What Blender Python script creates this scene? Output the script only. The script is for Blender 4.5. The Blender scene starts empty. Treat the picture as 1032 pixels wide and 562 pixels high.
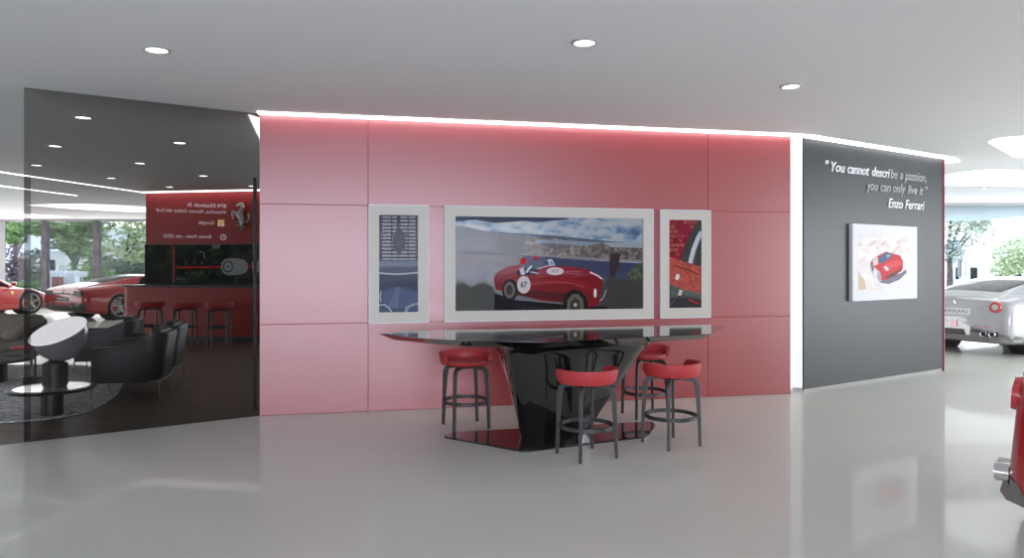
import bpy, bmesh, math, random
from mathutils import Vector, Matrix
from mathutils.bvhtree import BVHTree

# ------------------------------------------------------------------ camera, sky, light, exposure
C = bpy.context.scene.collection
SC = bpy.context.scene
CAMH, F, CX, HY = 1.5, 720.0, 516.0, 266.0        # eye height, focal length in px, optical centre, horizon row
CEIL = 2.985
cam_d = bpy.data.cameras.new('camera'); cam = bpy.data.objects.new('camera', cam_d); C.objects.link(cam)
cam.location = (0, 0, CAMH); cam.rotation_euler = (math.pi/2, 0, 0)
cam_d.sensor_width = 36; cam_d.lens = F/1032*36
cam_d.shift_y = -(281-HY)/1032
cam_d.clip_end = 300
SC.camera = cam
SC.view_settings.view_transform = 'Standard'; SC.view_settings.look = 'None'
SC.view_settings.gamma = 1; SC.view_settings.use_curve_mapping = False
SC.view_settings.exposure = 1.03

W = bpy.data.worlds.new('sky'); SC.world = W; W.use_nodes = True
nt = W.node_tree; bg = nt.nodes['Background']
tc = nt.nodes.new('ShaderNodeTexCoord'); sx = nt.nodes.new('ShaderNodeSeparateXYZ')
rp = nt.nodes.new('ShaderNodeValToRGB')
rp.color_ramp.elements[0].position = 0.0; rp.color_ramp.elements[0].color = (0.96, 0.98, 1, 1)
rp.color_ramp.elements[1].position = 0.6; rp.color_ramp.elements[1].color = (0.55, 0.75, 1, 1)
nt.links.new(tc.outputs['Generated'], sx.inputs[0]); nt.links.new(sx.outputs['Z'], rp.inputs[0])
nt.links.new(rp.outputs[0], bg.inputs[0]); bg.inputs[1].default_value = 2.0

def area(name, loc, rot, sx_, sy_, power, color=(1, 1, 1)):
    d = bpy.data.lights.new(name, 'AREA'); d.shape = 'RECTANGLE'; d.size = sx_; d.size_y = sy_
    d.energy = power; d.color = color
    o = bpy.data.objects.new(name, d); C.objects.link(o); o.location = loc; o.rotation_euler = rot
    return o
R90 = math.pi/2
area('daylight_front_glazing', (1.8, -7.4, 1.92), (R90, 0, 0), 12, 1.9, 430, (0.80, 0.83, 1))
area('daylight_right_glazing', (12.8, 4.5, 1.5), (R90, 0, R90), 11, 2.8, 270, (0.97, 0.98, 1))
area('daylight_far_left_glazing', (-15, 23.6, 1.5), (R90, 0, math.pi), 16, 2.8, 240, (0.97, 0.98, 1))
area('daylight_far_right_glazing', (11.5, 17.4, 1.5), (R90, 0, math.pi), 9, 2.8, 70, (0.97, 0.98, 1))
area('daylight_far_side_glazing', (-23.5, 12, 1.5), (R90, 0, -R90), 16, 2.8, 240, (0.97, 0.98, 1))

# ------------------------------------------------------------------ helpers
def fl(px, py, z=0.0):
    Y = (CAMH-z)*F/(py-HY); return ((px-CX)/F*Y, Y)
def at(px, Y): return (px-CX)/F*Y
def hz(py, Y): return CAMH+(HY-py)/F*Y

def mat(name, col, rough=0.5, metal=0.0, spec=0.5, coat=0.0, coat_rough=0.05, emit=0.0, ecol=None, ior=1.5):
    m = bpy.data.materials.new(name); m.use_nodes = True
    b = m.node_tree.nodes['Principled BSDF']
    b.inputs['Base Color'].default_value = (*col, 1); b.inputs['Roughness'].default_value = rough
    b.inputs['Metallic'].default_value = metal; b.inputs['Specular IOR Level'].default_value = spec
    b.inputs['Coat Weight'].default_value = coat; b.inputs['Coat Roughness'].default_value = coat_rough
    b.inputs['IOR'].default_value = ior
    if emit:
        b.inputs['Emission Color'].default_value = (*(ecol or col), 1); b.inputs['Emission Strength'].default_value = emit
    return m
def noisy(name, stops, scale=5, detail=6, rough=0.6, stretch=(1, 1, 1), coord='Object', bump=0.0, spec=0.5, coat=0.0, rot=(0, 0, 0), nrough=0.55):
    m = mat(name, stops[0][1], rough, spec=spec, coat=coat); n = m.node_tree; b = n.nodes['Principled BSDF']
    t = n.nodes.new('ShaderNodeTexCoord'); mp = n.nodes.new('ShaderNodeMapping'); mp.inputs['Scale'].default_value = stretch
    mp.inputs['Rotation'].default_value = rot
    x = n.nodes.new('ShaderNodeTexNoise'); x.inputs['Scale'].default_value = scale; x.inputs['Detail'].default_value = detail
    x.inputs['Roughness'].default_value = nrough
    r = n.nodes.new('ShaderNodeValToRGB')
    while len(r.color_ramp.elements) < len(stops): r.color_ramp.elements.new(0.5)
    for e, (p, c) in zip(r.color_ramp.elements, stops): e.position = p; e.color = (*c, 1)
    n.links.new(t.outputs[coord], mp.inputs[0]); n.links.new(mp.outputs[0], x.inputs[0])
    n.links.new(x.outputs[0], r.inputs[0]); n.links.new(r.outputs[0], b.inputs['Base Color'])
    if bump:
        bp = n.nodes.new('ShaderNodeBump'); bp.inputs['Strength'].default_value = bump
        n.links.new(x.outputs[0], bp.inputs['Height']); n.links.new(bp.outputs[0], b.inputs['Normal'])
    return m
def pane(name, tint, refl=1.0, rough=0.055):
    m = bpy.data.materials.new(name); m.use_nodes = True; n = m.node_tree; n.nodes.clear()
    o = n.nodes.new('ShaderNodeOutputMaterial'); mx = n.nodes.new('ShaderNodeMixShader')
    t = n.nodes.new('ShaderNodeBsdfTransparent'); t.inputs[0].default_value = (*tint, 1)
    g = n.nodes.new('ShaderNodeBsdfGlossy'); g.inputs['Roughness'].default_value = rough; g.inputs[0].default_value = (refl, refl, refl, 1)
    f = n.nodes.new('ShaderNodeFresnel'); f.inputs[0].default_value = 1.45
    n.links.new(f.outputs[0], mx.inputs[0]); n.links.new(t.outputs[0], mx.inputs[1]); n.links.new(g.outputs[0], mx.inputs[2])
    n.links.new(mx.outputs[0], o.inputs[0]); return m
def vinyl(name, col, a):
    m = bpy.data.materials.new(name); m.use_nodes = True; n = m.node_tree; n.nodes.clear()
    o = n.nodes.new('ShaderNodeOutputMaterial'); mx = n.nodes.new('ShaderNodeMixShader'); mx.inputs[0].default_value = a
    t = n.nodes.new('ShaderNodeBsdfTransparent'); d = n.nodes.new('ShaderNodeBsdfDiffuse'); d.inputs[0].default_value = (*col, 1)
    n.links.new(t.outputs[0], mx.inputs[1]); n.links.new(d.outputs[0], mx.inputs[2]); n.links.new(mx.outputs[0], o.inputs[0]); return m

class MB:
    def __init__(s): s.v = []; s.f = []; s.m = []; s.mats = []
    def mi(s, m):
        if m not in s.mats: s.mats.append(m)
        return s.mats.index(m)
    def add(s, vs, fs, m):
        o = len(s.v); k = s.mi(m); s.v += [tuple(v) for v in vs]
        for f in fs: s.f.append([i+o for i in f]); s.m.append(k)
        return s
    def box(s, c, d, m, rz=0.0, M=None):
        vs = []
        for x in (-.5, .5):
            for y in (-.5, .5):
                for z in (-.5, .5):
                    p = Vector((x*d[0], y*d[1], z*d[2])); p.rotate(Matrix.Rotation(rz, 3, 'Z')); p += Vector(c)
                    vs.append(M @ p if M else p)
        return s.add(vs, [(0, 1, 3, 2), (4, 6, 7, 5), (0, 4, 5, 1), (2, 3, 7, 6), (0, 2, 6, 4), (1, 5, 7, 3)], m)
    def prism(s, poly, z0, z1, m, poly2=None):
        n = len(poly); q = poly2 or poly
        a = sum(poly[i][0]*poly[(i+1) % n][1]-poly[(i+1) % n][0]*poly[i][1] for i in range(n))
        idx = list(range(n)) if a > 0 else list(range(n))[::-1]
        P = [poly[i] for i in idx]; Q = [q[i] for i in idx]
        vs = [(p[0], p[1], z0) for p in P]+[(p[0], p[1], z1) for p in Q]
        fs = [tuple(range(n))[::-1], tuple(range(n, 2*n))]+[(i, (i+1) % n, n+(i+1) % n, n+i) for i in range(n)]
        return s.add(vs, fs, m)
    def lathe(s, prof, n, m, M=None, a0=0, a1=2*math.pi):
        full = abs(a1-a0-2*math.pi) < 1e-6; k = n if full else n+1; vs = []
        for i in range(k):
            a = a0+(a1-a0)*i/n
            for r, z in prof:
                p = Vector((r*math.cos(a), r*math.sin(a), z)); vs.append(M @ p if M else p)
        L = len(prof); fs = []
        for i in range(n):
            j = (i+1) % k
            for q in range(L-1):
                fs.append((i*L+q, j*L+q, j*L+q+1, i*L+q+1))
        return s.add(vs, fs, m)
    def tube(s, pts, rad, m, n=8, closed=False, flat=None, up=None, caps=True):
        pts = [Vector(p) for p in pts]; N = len(pts)
        rs = rad if isinstance(rad, (list, tuple)) else [rad]*N
        vs = []; ref = Vector(up) if up else None
        for i, p in enumerate(pts):
            a = pts[(i-1) % N] if (i or closed) else p; b = pts[(i+1) % N] if (i < N-1 or closed) else p
            t = (b-a).normalized()
            if ref is None: ref = Vector((0, 0, 1)) if abs(t.z) < .9 else Vector((1, 0, 0))
            u = (ref-t*ref.dot(t))
            if u.length < 1e-5: u = t.orthogonal()
            u.normalize(); w = t.cross(u)
            if not up: ref = u
            for k in range(n):
                an = 2*math.pi*(k+.5)/n
                vs.append(p+u*math.cos(an)*rs[i]*(flat or 1)+w*math.sin(an)*rs[i])
        fs = []
        for i in range(N if closed else N-1):
            j = (i+1) % N
            for k in range(n): fs.append((i*n+k, i*n+(k+1) % n, j*n+(k+1) % n, j*n+k))
        if not closed and caps: fs += [tuple(range(n))[::-1], tuple(range((N-1)*n, N*n))]
        return s.add(vs, fs, m)
    def grid(s, G, m, closeu=False, closev=False):
        a, b = len(G), len(G[0]); vs = [p for r in G for p in r]; fs = []
        for i in range(a if closeu else a-1):
            for j in range(b if closev else b-1):
                i2, j2 = (i+1) % a, (j+1) % b
                fs.append((i*b+j, i2*b+j, i2*b+j2, i*b+j2))
        return s.add(vs, fs, m)
    def build(s, name, parent=None, smooth=True, ang=35, bevel=0, seg=2, loc=None, rz=0, sub=0, fix=True):
        me = bpy.data.meshes.new(name); me.from_pydata(s.v, [], s.f); me.validate()
        for m in s.mats: me.materials.append(m)
        if len(me.polygons) == len(s.m): me.polygons.foreach_set('material_index', s.m)
        if fix:
            b = bmesh.new(); b.from_mesh(me); bmesh.ops.recalc_face_normals(b, faces=b.faces); b.to_mesh(me); b.free()
        if smooth:
            me.polygons.foreach_set('use_smooth', [True]*len(me.polygons))
            if ang < 180: me.set_sharp_from_angle(angle=math.radians(ang))
        o = bpy.data.objects.new(name, me); C.objects.link(o)
        if parent: o.parent = parent
        if loc: o.location = loc
        if rz: o.rotation_euler = (0, 0, rz)
        if bevel:
            md = o.modifiers.new('bevel', 'BEVEL'); md.width = bevel; md.segments = seg; md.limit_method = 'ANGLE'; md.angle_limit = math.radians(30)
        if sub:
            md = o.modifiers.new('sub', 'SUBSURF'); md.levels = sub; md.render_levels = sub
        return o

def tag(o, label=None, cat=None, group=None, kind=None):
    if label: o['label'] = label
    if cat: o['category'] = cat
    if group: o['group'] = group
    if kind: o['kind'] = kind
    return o
def thing(name, label, cat, loc=(0, 0, 0), rz=0, group=None):
    o = bpy.data.objects.new(name, None); C.objects.link(o); o.location = loc; o.rotation_euler = (0, 0, rz)
    return tag(o, label, cat, group)
def struct(o): o['kind'] = 'structure'; return o
def dup(root, loc, rz, label, group=None):
    r = root.copy(); C.objects.link(r); r.location = loc; r.rotation_euler = (0, 0, rz); r['label'] = label
    if group: r['group'] = group
    for ch in list(root.children):
        c = ch.copy(); C.objects.link(c); c.parent = r
        for g in ch.children:
            d = g.copy(); C.objects.link(d); d.parent = c
    return r
def ell(cx, cy, rx, ry, n=24, rot=0.0):
    c, s_ = math.cos(rot), math.sin(rot); out = []
    for i in range(n):
        a = 2*math.pi*i/n; x, y = rx*math.cos(a), ry*math.sin(a); out.append((cx+x*c-y*s_, cy+x*s_+y*c))
    return out
def offset_poly(poly, d):                          # inward offset of a convex polygon given counter-clockwise
    n = len(poly); out = []
    for i in range(n):
        p0, p1, p2 = Vector(poly[i-1]), Vector(poly[i]), Vector(poly[(i+1) % n])
        e1 = (p1-p0).normalized(); e2 = (p2-p1).normalized()
        n1 = Vector((-e1.y, e1.x)); n2 = Vector((-e2.y, e2.x)); b = (n1+n2); k = d/max(.25, (1+n1.dot(n2)))
        out.append(tuple(p1+b*k))
    return out
def round_poly(poly, r, k=5):
    n = len(poly); out = []
    for i in range(n):
        p0, p1, p2 = Vector(poly[i-1]), Vector(poly[i]), Vector(poly[(i+1) % n])
        a = p1+(p0-p1).normalized()*min(r, (p0-p1).length*.45); b = p1+(p2-p1).normalized()*min(r, (p2-p1).length*.45)
        for j in range(k+1):
            t = j/k; out.append(tuple(a*(1-t)**2+p1*2*t*(1-t)+b*t*t))
    return out
class Plane:                                        # a vertical wall plane: photo points on it -> place along the wall and height
    def __init__(s, p0, p1):
        s.p0 = Vector(p0); s.d = (Vector(p1)-s.p0).normalized(); s.n = Vector((s.d.y, -s.d.x)); s.L = (Vector(p1)-s.p0).length
        s.ang = math.atan2(s.d.y, s.d.x)
    def uz(s, px, py):
        a = (px-CX)/F; b = (HY-py)/F
        u = (a*s.p0.y-s.p0.x)/(s.d.x-a*s.d.y); t = s.p0.y+u*s.d.y
        return u, CAMH+b*t
    def xyz(s, u, z, off=0.0):
        p = s.p0+s.d*u+s.n*off; return (p.x, p.y, z)
    def M(s): return Matrix.Translation((s.p0.x, s.p0.y, 0)) @ Matrix.Rotation(s.ang, 4, 'Z')   # local x along, -y out, z up
    def local(s, px, py, off=0.0):
        u, z = s.uz(px, py); return (u, -off, z)

def text_mesh(body, shear=0.0, bold=0.0, depth=0.0):
    cu = bpy.data.curves.new('text', 'FONT'); cu.body = body; cu.shear = shear; cu.offset = bold; cu.extrude = depth; cu.resolution_u = 3
    o = bpy.data.objects.new('text', cu); C.objects.link(o)
    me = bpy.data.meshes.new_from_object(o.evaluated_get(bpy.context.evaluated_depsgraph_get()))
    bpy.data.objects.remove(o); return me
def text_on(mb, body, m, x0, z0, width, height, off=0.0, slope=0.0, shear=0.0, bold=0.0, depth=0.0, flip=False):
    """lettering of a given width and cap height in a local wall frame: x along, z up, -y out"""
    me = text_mesh(body, shear, bold, 0.0); xs = [v.co.x for v in me.vertices]
    kx = width/(max(xs)-min(xs)); x_ = min(xs); kz = height/0.69
    base = len(mb.v); out = []
    for v in me.vertices:
        u = (v.co.x-x_)*kx; z = v.co.y*kz
        out.append((x0+(width-u if flip else u), -off, z0+z+slope*u))
    fs = [tuple(p.vertices) for p in me.polygons]
    if depth:
        n = len(out); cnt = {}
        for f in fs:
            for i in range(len(f)):
                e = (f[i], f[(i+1) % len(f)]); cnt[tuple(sorted(e))] = cnt.get(tuple(sorted(e)), 0)+1
        side = [(a, b, b+n, a+n) for (a, b), c in cnt.items() if c == 1]
        out = out+[(x, y+depth, z) for x, y, z in out]; fs = fs+side
    mb.add(out, fs, m); bpy.data.meshes.remove(me)

# ------------------------------------------------------------------ materials
M = {}
def floor_mat():
    m = noisy('epoxy_floor', [(0.3, (0.56, 0.565, 0.515)), (0.7, (0.60, 0.605, 0.555))], scale=0.5, detail=3, rough=0.38, spec=0.35, coat=0.35)
    m.node_tree.nodes['Principled BSDF'].inputs['Coat Roughness'].default_value = 0.06
    return m
M['floor'] = floor_mat()
M['ceil'] = mat('ceiling_paint', (0.86, 0.865, 0.86), 0.75)
M['wallw'] = mat('white_paint', (0.72, 0.72, 0.71), 0.7)
def red_wall_mat():
    m = mat('red_satin_panel', (0.25, 0.018, 0.022), 0.34, spec=0.5, ior=1.86)
    return m
M['redwall'] = red_wall_mat()
M['redgroove'] = mat('red_groove', (0.45, 0.02, 0.025), 0.6)
M['lounge_red'] = mat('lounge_red_panel', (0.30, 0.010, 0.012), 0.45)
M['greywall'] = mat('charcoal_satin_panel', (0.021, 0.022, 0.024), 0.36, spec=0.26)
M['steel'] = mat('brushed_steel', (0.55, 0.55, 0.54), 0.3, 1.0)
M['skirt'] = mat('grey_skirting', (.30, .295, .285), .45)
M['chrome'] = mat('chrome', (0.75, 0.75, 0.76), 0.12, 1.0)
M['led'] = mat('led_diffuser', (1, 1, 1), 0.5, emit=2.4, ecol=(0.95, 0.98, 1))
M['panel_light'] = mat('corner_light', (.3, .3, .3), 0.4, emit=.44, ecol=(0.95, 0.97, 1))
M['panel_light2'] = mat('corner_light_side', (.3, .3, .3), 0.4, emit=.38, ecol=(0.90, 0.93, 0.95))
M['oval'] = mat('oval_light', (1, 1, 1), 0.5, emit=1.0, ecol=(0.97, 0.99, 1))
M['lens'] = mat('downlight_lens', (1, 1, 1), 0.4, emit=3.0)
M['trimw'] = mat('downlight_trim', (0.30, 0.30, 0.30), 0.4)
M['glass'] = pane('smoked_glass', (0.72, 0.715, 0.705), .06)
M['glass_fin'] = pane('smoked_glass_fin', (0.70, 0.695, 0.69), .08)
M['clear'] = pane('clear_glass', (0.97, 0.98, 0.98), .15)
M['museum'] = pane('low_reflection_glass', (0.98, 0.98, 0.98), .09)
M['black'] = mat('black_satin', (0.012, 0.012, 0.012), 0.35)
M['blackm'] = mat('black_matt', (0.02, 0.02, 0.02), 0.6)
M['gloss'] = mat('black_lacquer', (0.006, 0.006, 0.006), 0.06, spec=0.6, coat=1.0, coat_rough=0.02)
M['glosstop'] = mat('black_lacquer_top', (0.012, 0.012, 0.012), 0.10, spec=0.5, coat=0.5, coat_rough=0.02)
M['leather_red'] = mat('red_leather', (0.36, 0.026, 0.030), 0.5)
M['ash'] = noisy('black_ash', [(0.35, (0.014, 0.015, 0.014)), (0.65, (0.026, 0.027, 0.026))], scale=30, stretch=(1, 1, .1), rough=0.45)
M['dleather'] = mat('dark_leather', (0.030, 0.030, 0.032), 0.42)
M['bleather'] = mat('taupe_leather', (0.15, 0.128, 0.10), 0.5)
M['wood'] = None
def wood_mat():
    m = mat('dark_oak_boards', (0.06, 0.045, 0.035), 0.5); n = m.node_tree; b = n.nodes['Principled BSDF']
    t = n.nodes.new('ShaderNodeTexCoord'); mp = n.nodes.new('ShaderNodeMapping'); mp.inputs['Rotation'].default_value = (0, 0, 0.25)
    br = n.nodes.new('ShaderNodeTexBrick'); br.inputs['Scale'].default_value = 1; br.inputs['Brick Width'].default_value = 2.2
    br.inputs['Row Height'].default_value = .19; br.inputs['Mortar Size'].default_value = .004
    br.inputs['Color1'].default_value = (0.15, 0.108, 0.083, 1); br.inputs['Color2'].default_value = (0.20, 0.15, 0.115, 1); br.inputs['Mortar'].default_value = (0.03, 0.022, 0.018, 1)
    nz = n.nodes.new('ShaderNodeTexNoise'); nz.inputs['Scale'].default_value = 3; mp2 = n.nodes.new('ShaderNodeMapping'); mp2.inputs['Scale'].default_value = (1, 14, 1); mp2.inputs['Rotation'].default_value = (0, 0, .25)
    mx = n.nodes.new('ShaderNodeMixRGB'); mx.blend_type = 'MULTIPLY'; mx.inputs[0].default_value = .6
    n.links.new(t.outputs['Object'], mp.inputs[0]); n.links.new(mp.outputs[0], br.inputs[0]); n.links.new(t.outputs['Object'], mp2.inputs[0]); n.links.new(mp2.outputs[0], nz.inputs[0])
    n.links.new(br.outputs[0], mx.inputs[1]); n.links.new(nz.outputs[0], mx.inputs[2]); n.links.new(mx.outputs[0], b.inputs['Base Color'])
    return m
M['wood'] = wood_mat()
M['rug'] = noisy('grey_shag', [(0.35, (0.20, 0.20, 0.20)), (0.65, (0.62, 0.62, 0.62))], scale=22, detail=8, rough=0.9, bump=0.5)
M['frame'] = mat('off_white_frame', (0.43, 0.412, 0.37), 0.45)
M['frame_edge'] = mat('frame_edge_highlight', (0.55, 0.56, 0.60), 0.35)
M['paint_red'] = mat('red_car_paint', (0.34, 0.010, 0.012), 0.3, coat=1.0, coat_rough=0.03)
M['paint_silver'] = mat('silver_car_paint', (0.34, 0.34, 0.355), 0.35, 0.3, coat=1.0, coat_rough=0.03)
M['carglass'] = mat('tinted_car_glass', (0.015, 0.017, 0.018), 0.3, spec=.04, ior=1.15)
M['carglass_clear'] = pane('car_glass_clear', (0.5, 0.51, 0.51))
M['tyre'] = mat('tyre_rubber', (0.018, 0.018, 0.018), 0.7)
M['alloy'] = mat('alloy', (0.42, 0.41, 0.39), 0.35, 0.6)
M['disc'] = mat('brake_disc', (0.25, 0.25, 0.25), 0.4, 0.7)
M['caliper'] = mat('red_caliper', (0.7, 0.02, 0.02), 0.4)
M['diffuser'] = mat('diffuser_dark', (0.03, 0.03, 0.03), 0.4)
M['diff_grey'] = mat('diffuser_grey', (0.16, 0.155, 0.15), 0.4)
M['lamp_red'] = mat('tail_lamp_red', (0.45, 0.02, 0.03), 0.15, coat=1)
M['lamp_grey'] = mat('tail_lamp_centre', (0.45, 0.40, 0.40), 0.2, coat=1)
M['lamp_dark'] = mat('lamp_smoked', (0.03, 0.028, 0.028), 0.25, spec=.2)
M['yellow'] = mat('yellow_enamel', (0.75, 0.6, 0.05), 0.4)
M['plate_white'] = mat('plate_white', (0.7, 0.7, 0.7), 0.4)
M['seatdark'] = mat('car_seat', (0.06, 0.06, 0.065), 0.6)

# ------------------------------------------------------------------ the room
A0, A1 = (-2.497, 7.06), (3.228, 8.263)            # red wall
B0, B1 = (3.41, 8.35), (6.06, 10.04)               # charcoal wall
G0, G1 = (-4.10, 6.00), (-2.497, 7.06)             # smoked glass screen
RW, BW, GW = Plane(A0, A1), Plane(B0, B1), Plane(G0, G1)
LR = Plane((-7.62, 14.87), (-4.2, 14.25))          # red wall at the back of the lounge

struct(MB().prism([(-26, -9), (16, -9), (16, 24.6), (-26, 24.6)], -0.2, 0, M['floor']).build('floor', smooth=False))
struct(MB().prism([(-26, -9), (16, -9), (16, 24.6), (-26, 24.6)], CEIL, CEIL+.25, M['ceil']).build('ceiling', smooth=False))

# red wall: backing block and a skin of satin panels with shadow gaps
def uA(px): return RW.uz(px, 260)[0]
zt1 = RW.uz(315, 206)[1]; zt2 = RW.uz(315, 326.2)[1]
mb = MB(); L = RW.L
mb.box((L/2, .1475, CEIL/2), (L-.004, .265, CEIL), M['redgroove'])
us = [0, uA(371), uA(714), L]; g = .0022
def slab(u0, u1, z0, z1): mb.box(((u0+u1)/2, .011, (z0+z1)/2), (u1-u0-2*g, .010, z1-z0-2*g), M['redwall'])
for a, b in ((us[0], us[1]), (us[2], us[3])):
    slab(a, b, 0.0, zt2); slab(a, b, zt2, zt1); slab(a, b, zt1, CEIL+.004)
slab(us[1], us[2], 0, zt2); slab(us[1], us[2], zt1, CEIL+.004)
slab(us[1], uA(431.3), zt2, zt1); slab(uA(431.3), uA(449), zt2, zt1); slab(uA(449), uA(656.8), zt2, zt1); slab(uA(656.8), uA(665.2), zt2, zt1); slab(uA(665.2), us[2], zt2, zt1)
o = mb.build('wall_front', smooth=False, bevel=.0015, seg=1); o.matrix_world = RW.M(); struct(o)

# charcoal wall standing on a recessed steel skirting, red edge trim
mb = MB(); L = BW.L
mb.box((L/2, .12, CEIL/2+.018), (L, .24, CEIL-.036), M['greywall'])
o = mb.build('wall_right', smooth=False, bevel=.003); o.matrix_world = BW.M(); struct(o)
o = MB().box((L/2, .13, .018), (L-.02, .24, .036), M['skirt']).build('baseboard_right', smooth=False); o.matrix_world = BW.M(); struct(o)
o = MB().box((L+.012, .10, CEIL/2), (.024, .22, CEIL), M['lounge_red']).build('trim_1', smooth=False); o.matrix_world = BW.M(); struct(o)
# white lit corner between the two walls
mx_ = (3.305, 8.42)
mb = MB()
mb.prism([(3.234, 8.30), mx_, (3.27, 8.545), (3.185, 8.535)], .05, CEIL-.006, M['panel_light'])
mb.prism([mx_, (3.400, 8.362), (3.275, 8.548)], .05, CEIL-.006, M['panel_light2'])
t = thing('corner_light', 'tall white lit corner strip between the red wall and the charcoal wall', 'light', (0, 0, 0))
mb.build('diffuser', t, smooth=False)
MB().prism([(3.234, 8.31), mx_, (3.400, 8.366), (3.275, 8.548), (3.185, 8.535)], 0, .05, M['steel']).build('plinth', t, smooth=False)
# the rest of the core block behind those walls
struct(MB().prism([(-2.56, 7.35), (3.15, 8.53), (3.5, 8.6), (5.9, 10.25), (5.2, 11.5), (-3.0, 9.3)], 0, CEIL, M['wallw']).build('wall_core', smooth=False))
# rear, right and left enclosure (behind the photographer) and glazing frames
M['wallg'] = mat('grey_paint', (0.58, 0.58, 0.59), 0.7)
struct(MB().box((11.4, -8.2, CEIL/2), (7, .2, CEIL), M['wallg']).build('wall_back', smooth=False))
struct(MB().box((13.6, -4.5, CEIL/2), (.2, 7, CEIL), M['wallg']).build('wall_side', smooth=False))
struct(MB().box((-11.0, -8.2, CEIL/2), (13, .2, CEIL), M['wallg']).build('wall_left', smooth=False))

# light slot in the ceiling that runs round the core
core_out = [(-2.474, 6.94), (3.214, 8.135), (3.455, 8.225), (6.15, 9.94), (6.46, 10.3)]
core_in = [(-2.497, 7.045), (3.228, 8.25), (3.41, 8.335), (6.085, 10.04), (6.2, 10.6)]
left_out = [(-3.51, 10.4), (-3.05, 8.69), (-2.615, 7.09)]
left_in = [(-3.3, 10.4), (-2.83, 8.69), (-2.52, 7.35)]
mb = MB()
def strip(o_, i_, m, z=CEIL-.012, zz=CEIL-.001):
    for k in range(len(o_)-1):
        mb.prism([o_[k], o_[k+1], i_[k+1], i_[k]], z, zz, m)
strip(core_out, core_in, M['led'])
tag(mb.build('ceiling_light_strip', smooth=False), 'continuous white light strip in the ceiling along the red and charcoal walls', 'light strip', 'ceiling light strips')
mb = MB(); strip(left_out, left_in, M['oval'])
tag(mb.build('ceiling_light_strip', smooth=False), 'white wedge of ceiling light behind the glass at the red wall corner', 'light strip', 'ceiling light strips')
def cl(px, py): return fl(px, py, CEIL) if False else ((px-CX)/F*((CEIL-CAMH)*F/(HY-py)), (CEIL-CAMH)*F/(HY-py))
mb = MB(); a = cl(-14, 171); b = cl(147.5, 194.2)
mb.prism([a, b, (b[0], b[1]-.13), (a[0], a[1]-.11)], CEIL-.012, CEIL-.001, M['led'])
b2 = (LR.xyz(0, 0, .02)); b3 = LR.xyz(3.4, 0, .02); b4 = LR.xyz(3.4, 0, .2); b5 = LR.xyz(0, 0, .2)
mb.prism([b2[:2], b3[:2], b4[:2], b5[:2]], CEIL-.012, CEIL-.001, M['led'])
tag(mb.build('ceiling_light_strip', smooth=False), 'long white light strip in the lounge ceiling meeting the rear red wall', 'light strip', 'ceiling light strips')
mb = MB(); a = cl(-14, 185.2); b = cl(78, 197)
mb.prism([a, b, (b[0], b[1]-.2), (a[0], a[1]-.14)], CEIL-.012, CEIL-.001, M['led'])
tag(mb.build('ceiling_light_strip', smooth=False), 'shorter ceiling light strip at far left beyond the long one', 'light strip', 'ceiling light strips')

def oval(pts, label):
    mb = MB(); P = [cl(*p) for p in pts]
    mb.prism(P, CEIL-.012, CEIL-.001, M['oval'])
    tag(mb.build('ceiling_light_panel', smooth=False), label, 'light panel', 'curved ceiling light panels')
oval([(996, 142.7), (1002, 140.3), (1009, 138.8), (1020, 137.6), (1032, 137), (1060, 138), (1085, 144), (1070, 152), (1045, 158), (1022, 157.7), (1010, 151)], 'curved white ceiling light panel nearest the right edge of the photo')
oval([(925, 186), (935, 179), (951.6, 176.2), (975, 172.6), (998, 170.8), (1032, 171.6), (1070, 176), (1090, 183), (1060, 187.6), (1032, 187.3), (951.6, 186)], 'wide curved ceiling light panel above the silver car')
oval([(28, 206.3), (60, 205.2), (90, 205.4), (120, 206.6), (150, 208.5), (175, 212), (150, 213.5), (110, 212.3), (60, 209.2)], 'curved ceiling light panel above the red car with its tail to us')
oval([(-30, 213), (0, 214), (30, 215.5), (70, 218), (40, 219), (0, 219.5), (-30, 219)], 'curved ceiling light panel at far left above the windows')

# recessed downlights
def downlight(px, py, label, r=.085, first=[None]):
    x, y = cl(px, py)
    if first[0] is None:
        t = thing('downlight', label, 'downlight', (x, y, CEIL), 0, 'recessed ceiling downlights')
        MB().lathe([(r*.82, -.004), (r*.84, -.012), (r, -.010), (r+.006, -.001)], 28, M['trimw']).build('trim', t)
        MB().lathe([(0, -.006), (r*.5, -.0065), (r*.83, -.006), (r*.83, -.002)], 28, M['lens']).build('lens', t)
        first[0] = t
    else: dup(first[0], (x, y, CEIL), 0, label)
for px, py, lb in [(158, 49.5, 'round downlight in the ceiling at upper left, before the glass screen'), (589, 42.3, 'round downlight in the ceiling at top centre'),
    (797, 86.5, 'round downlight in the ceiling in front of the charcoal wall'),
    (84, 117.8, 'downlight nearest in the lounge ceiling, left behind the glass'), (55.7, 146.6, 'second downlight of the left lounge row behind the glass'),
    (37, 166, 'leftmost downlight of the lounge, at the glass edge'), (181, 143.4, 'nearest downlight of the middle lounge row behind the glass'),
    (141, 164, 'second downlight of the middle lounge row behind the glass'), (112, 179, 'farthest downlight of the middle lounge row behind the glass'),
    (205, 176.7, 'downlight high above the metal horse emblem, behind the glass'), (171, 188, 'small downlight just above the rear red wall and its reflected lettering'),
    (254, 187, 'downlight beside the black post behind the glass'), (992, 190, 'far downlight above the silver car')]:
    downlight(px, py, lb)

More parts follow.
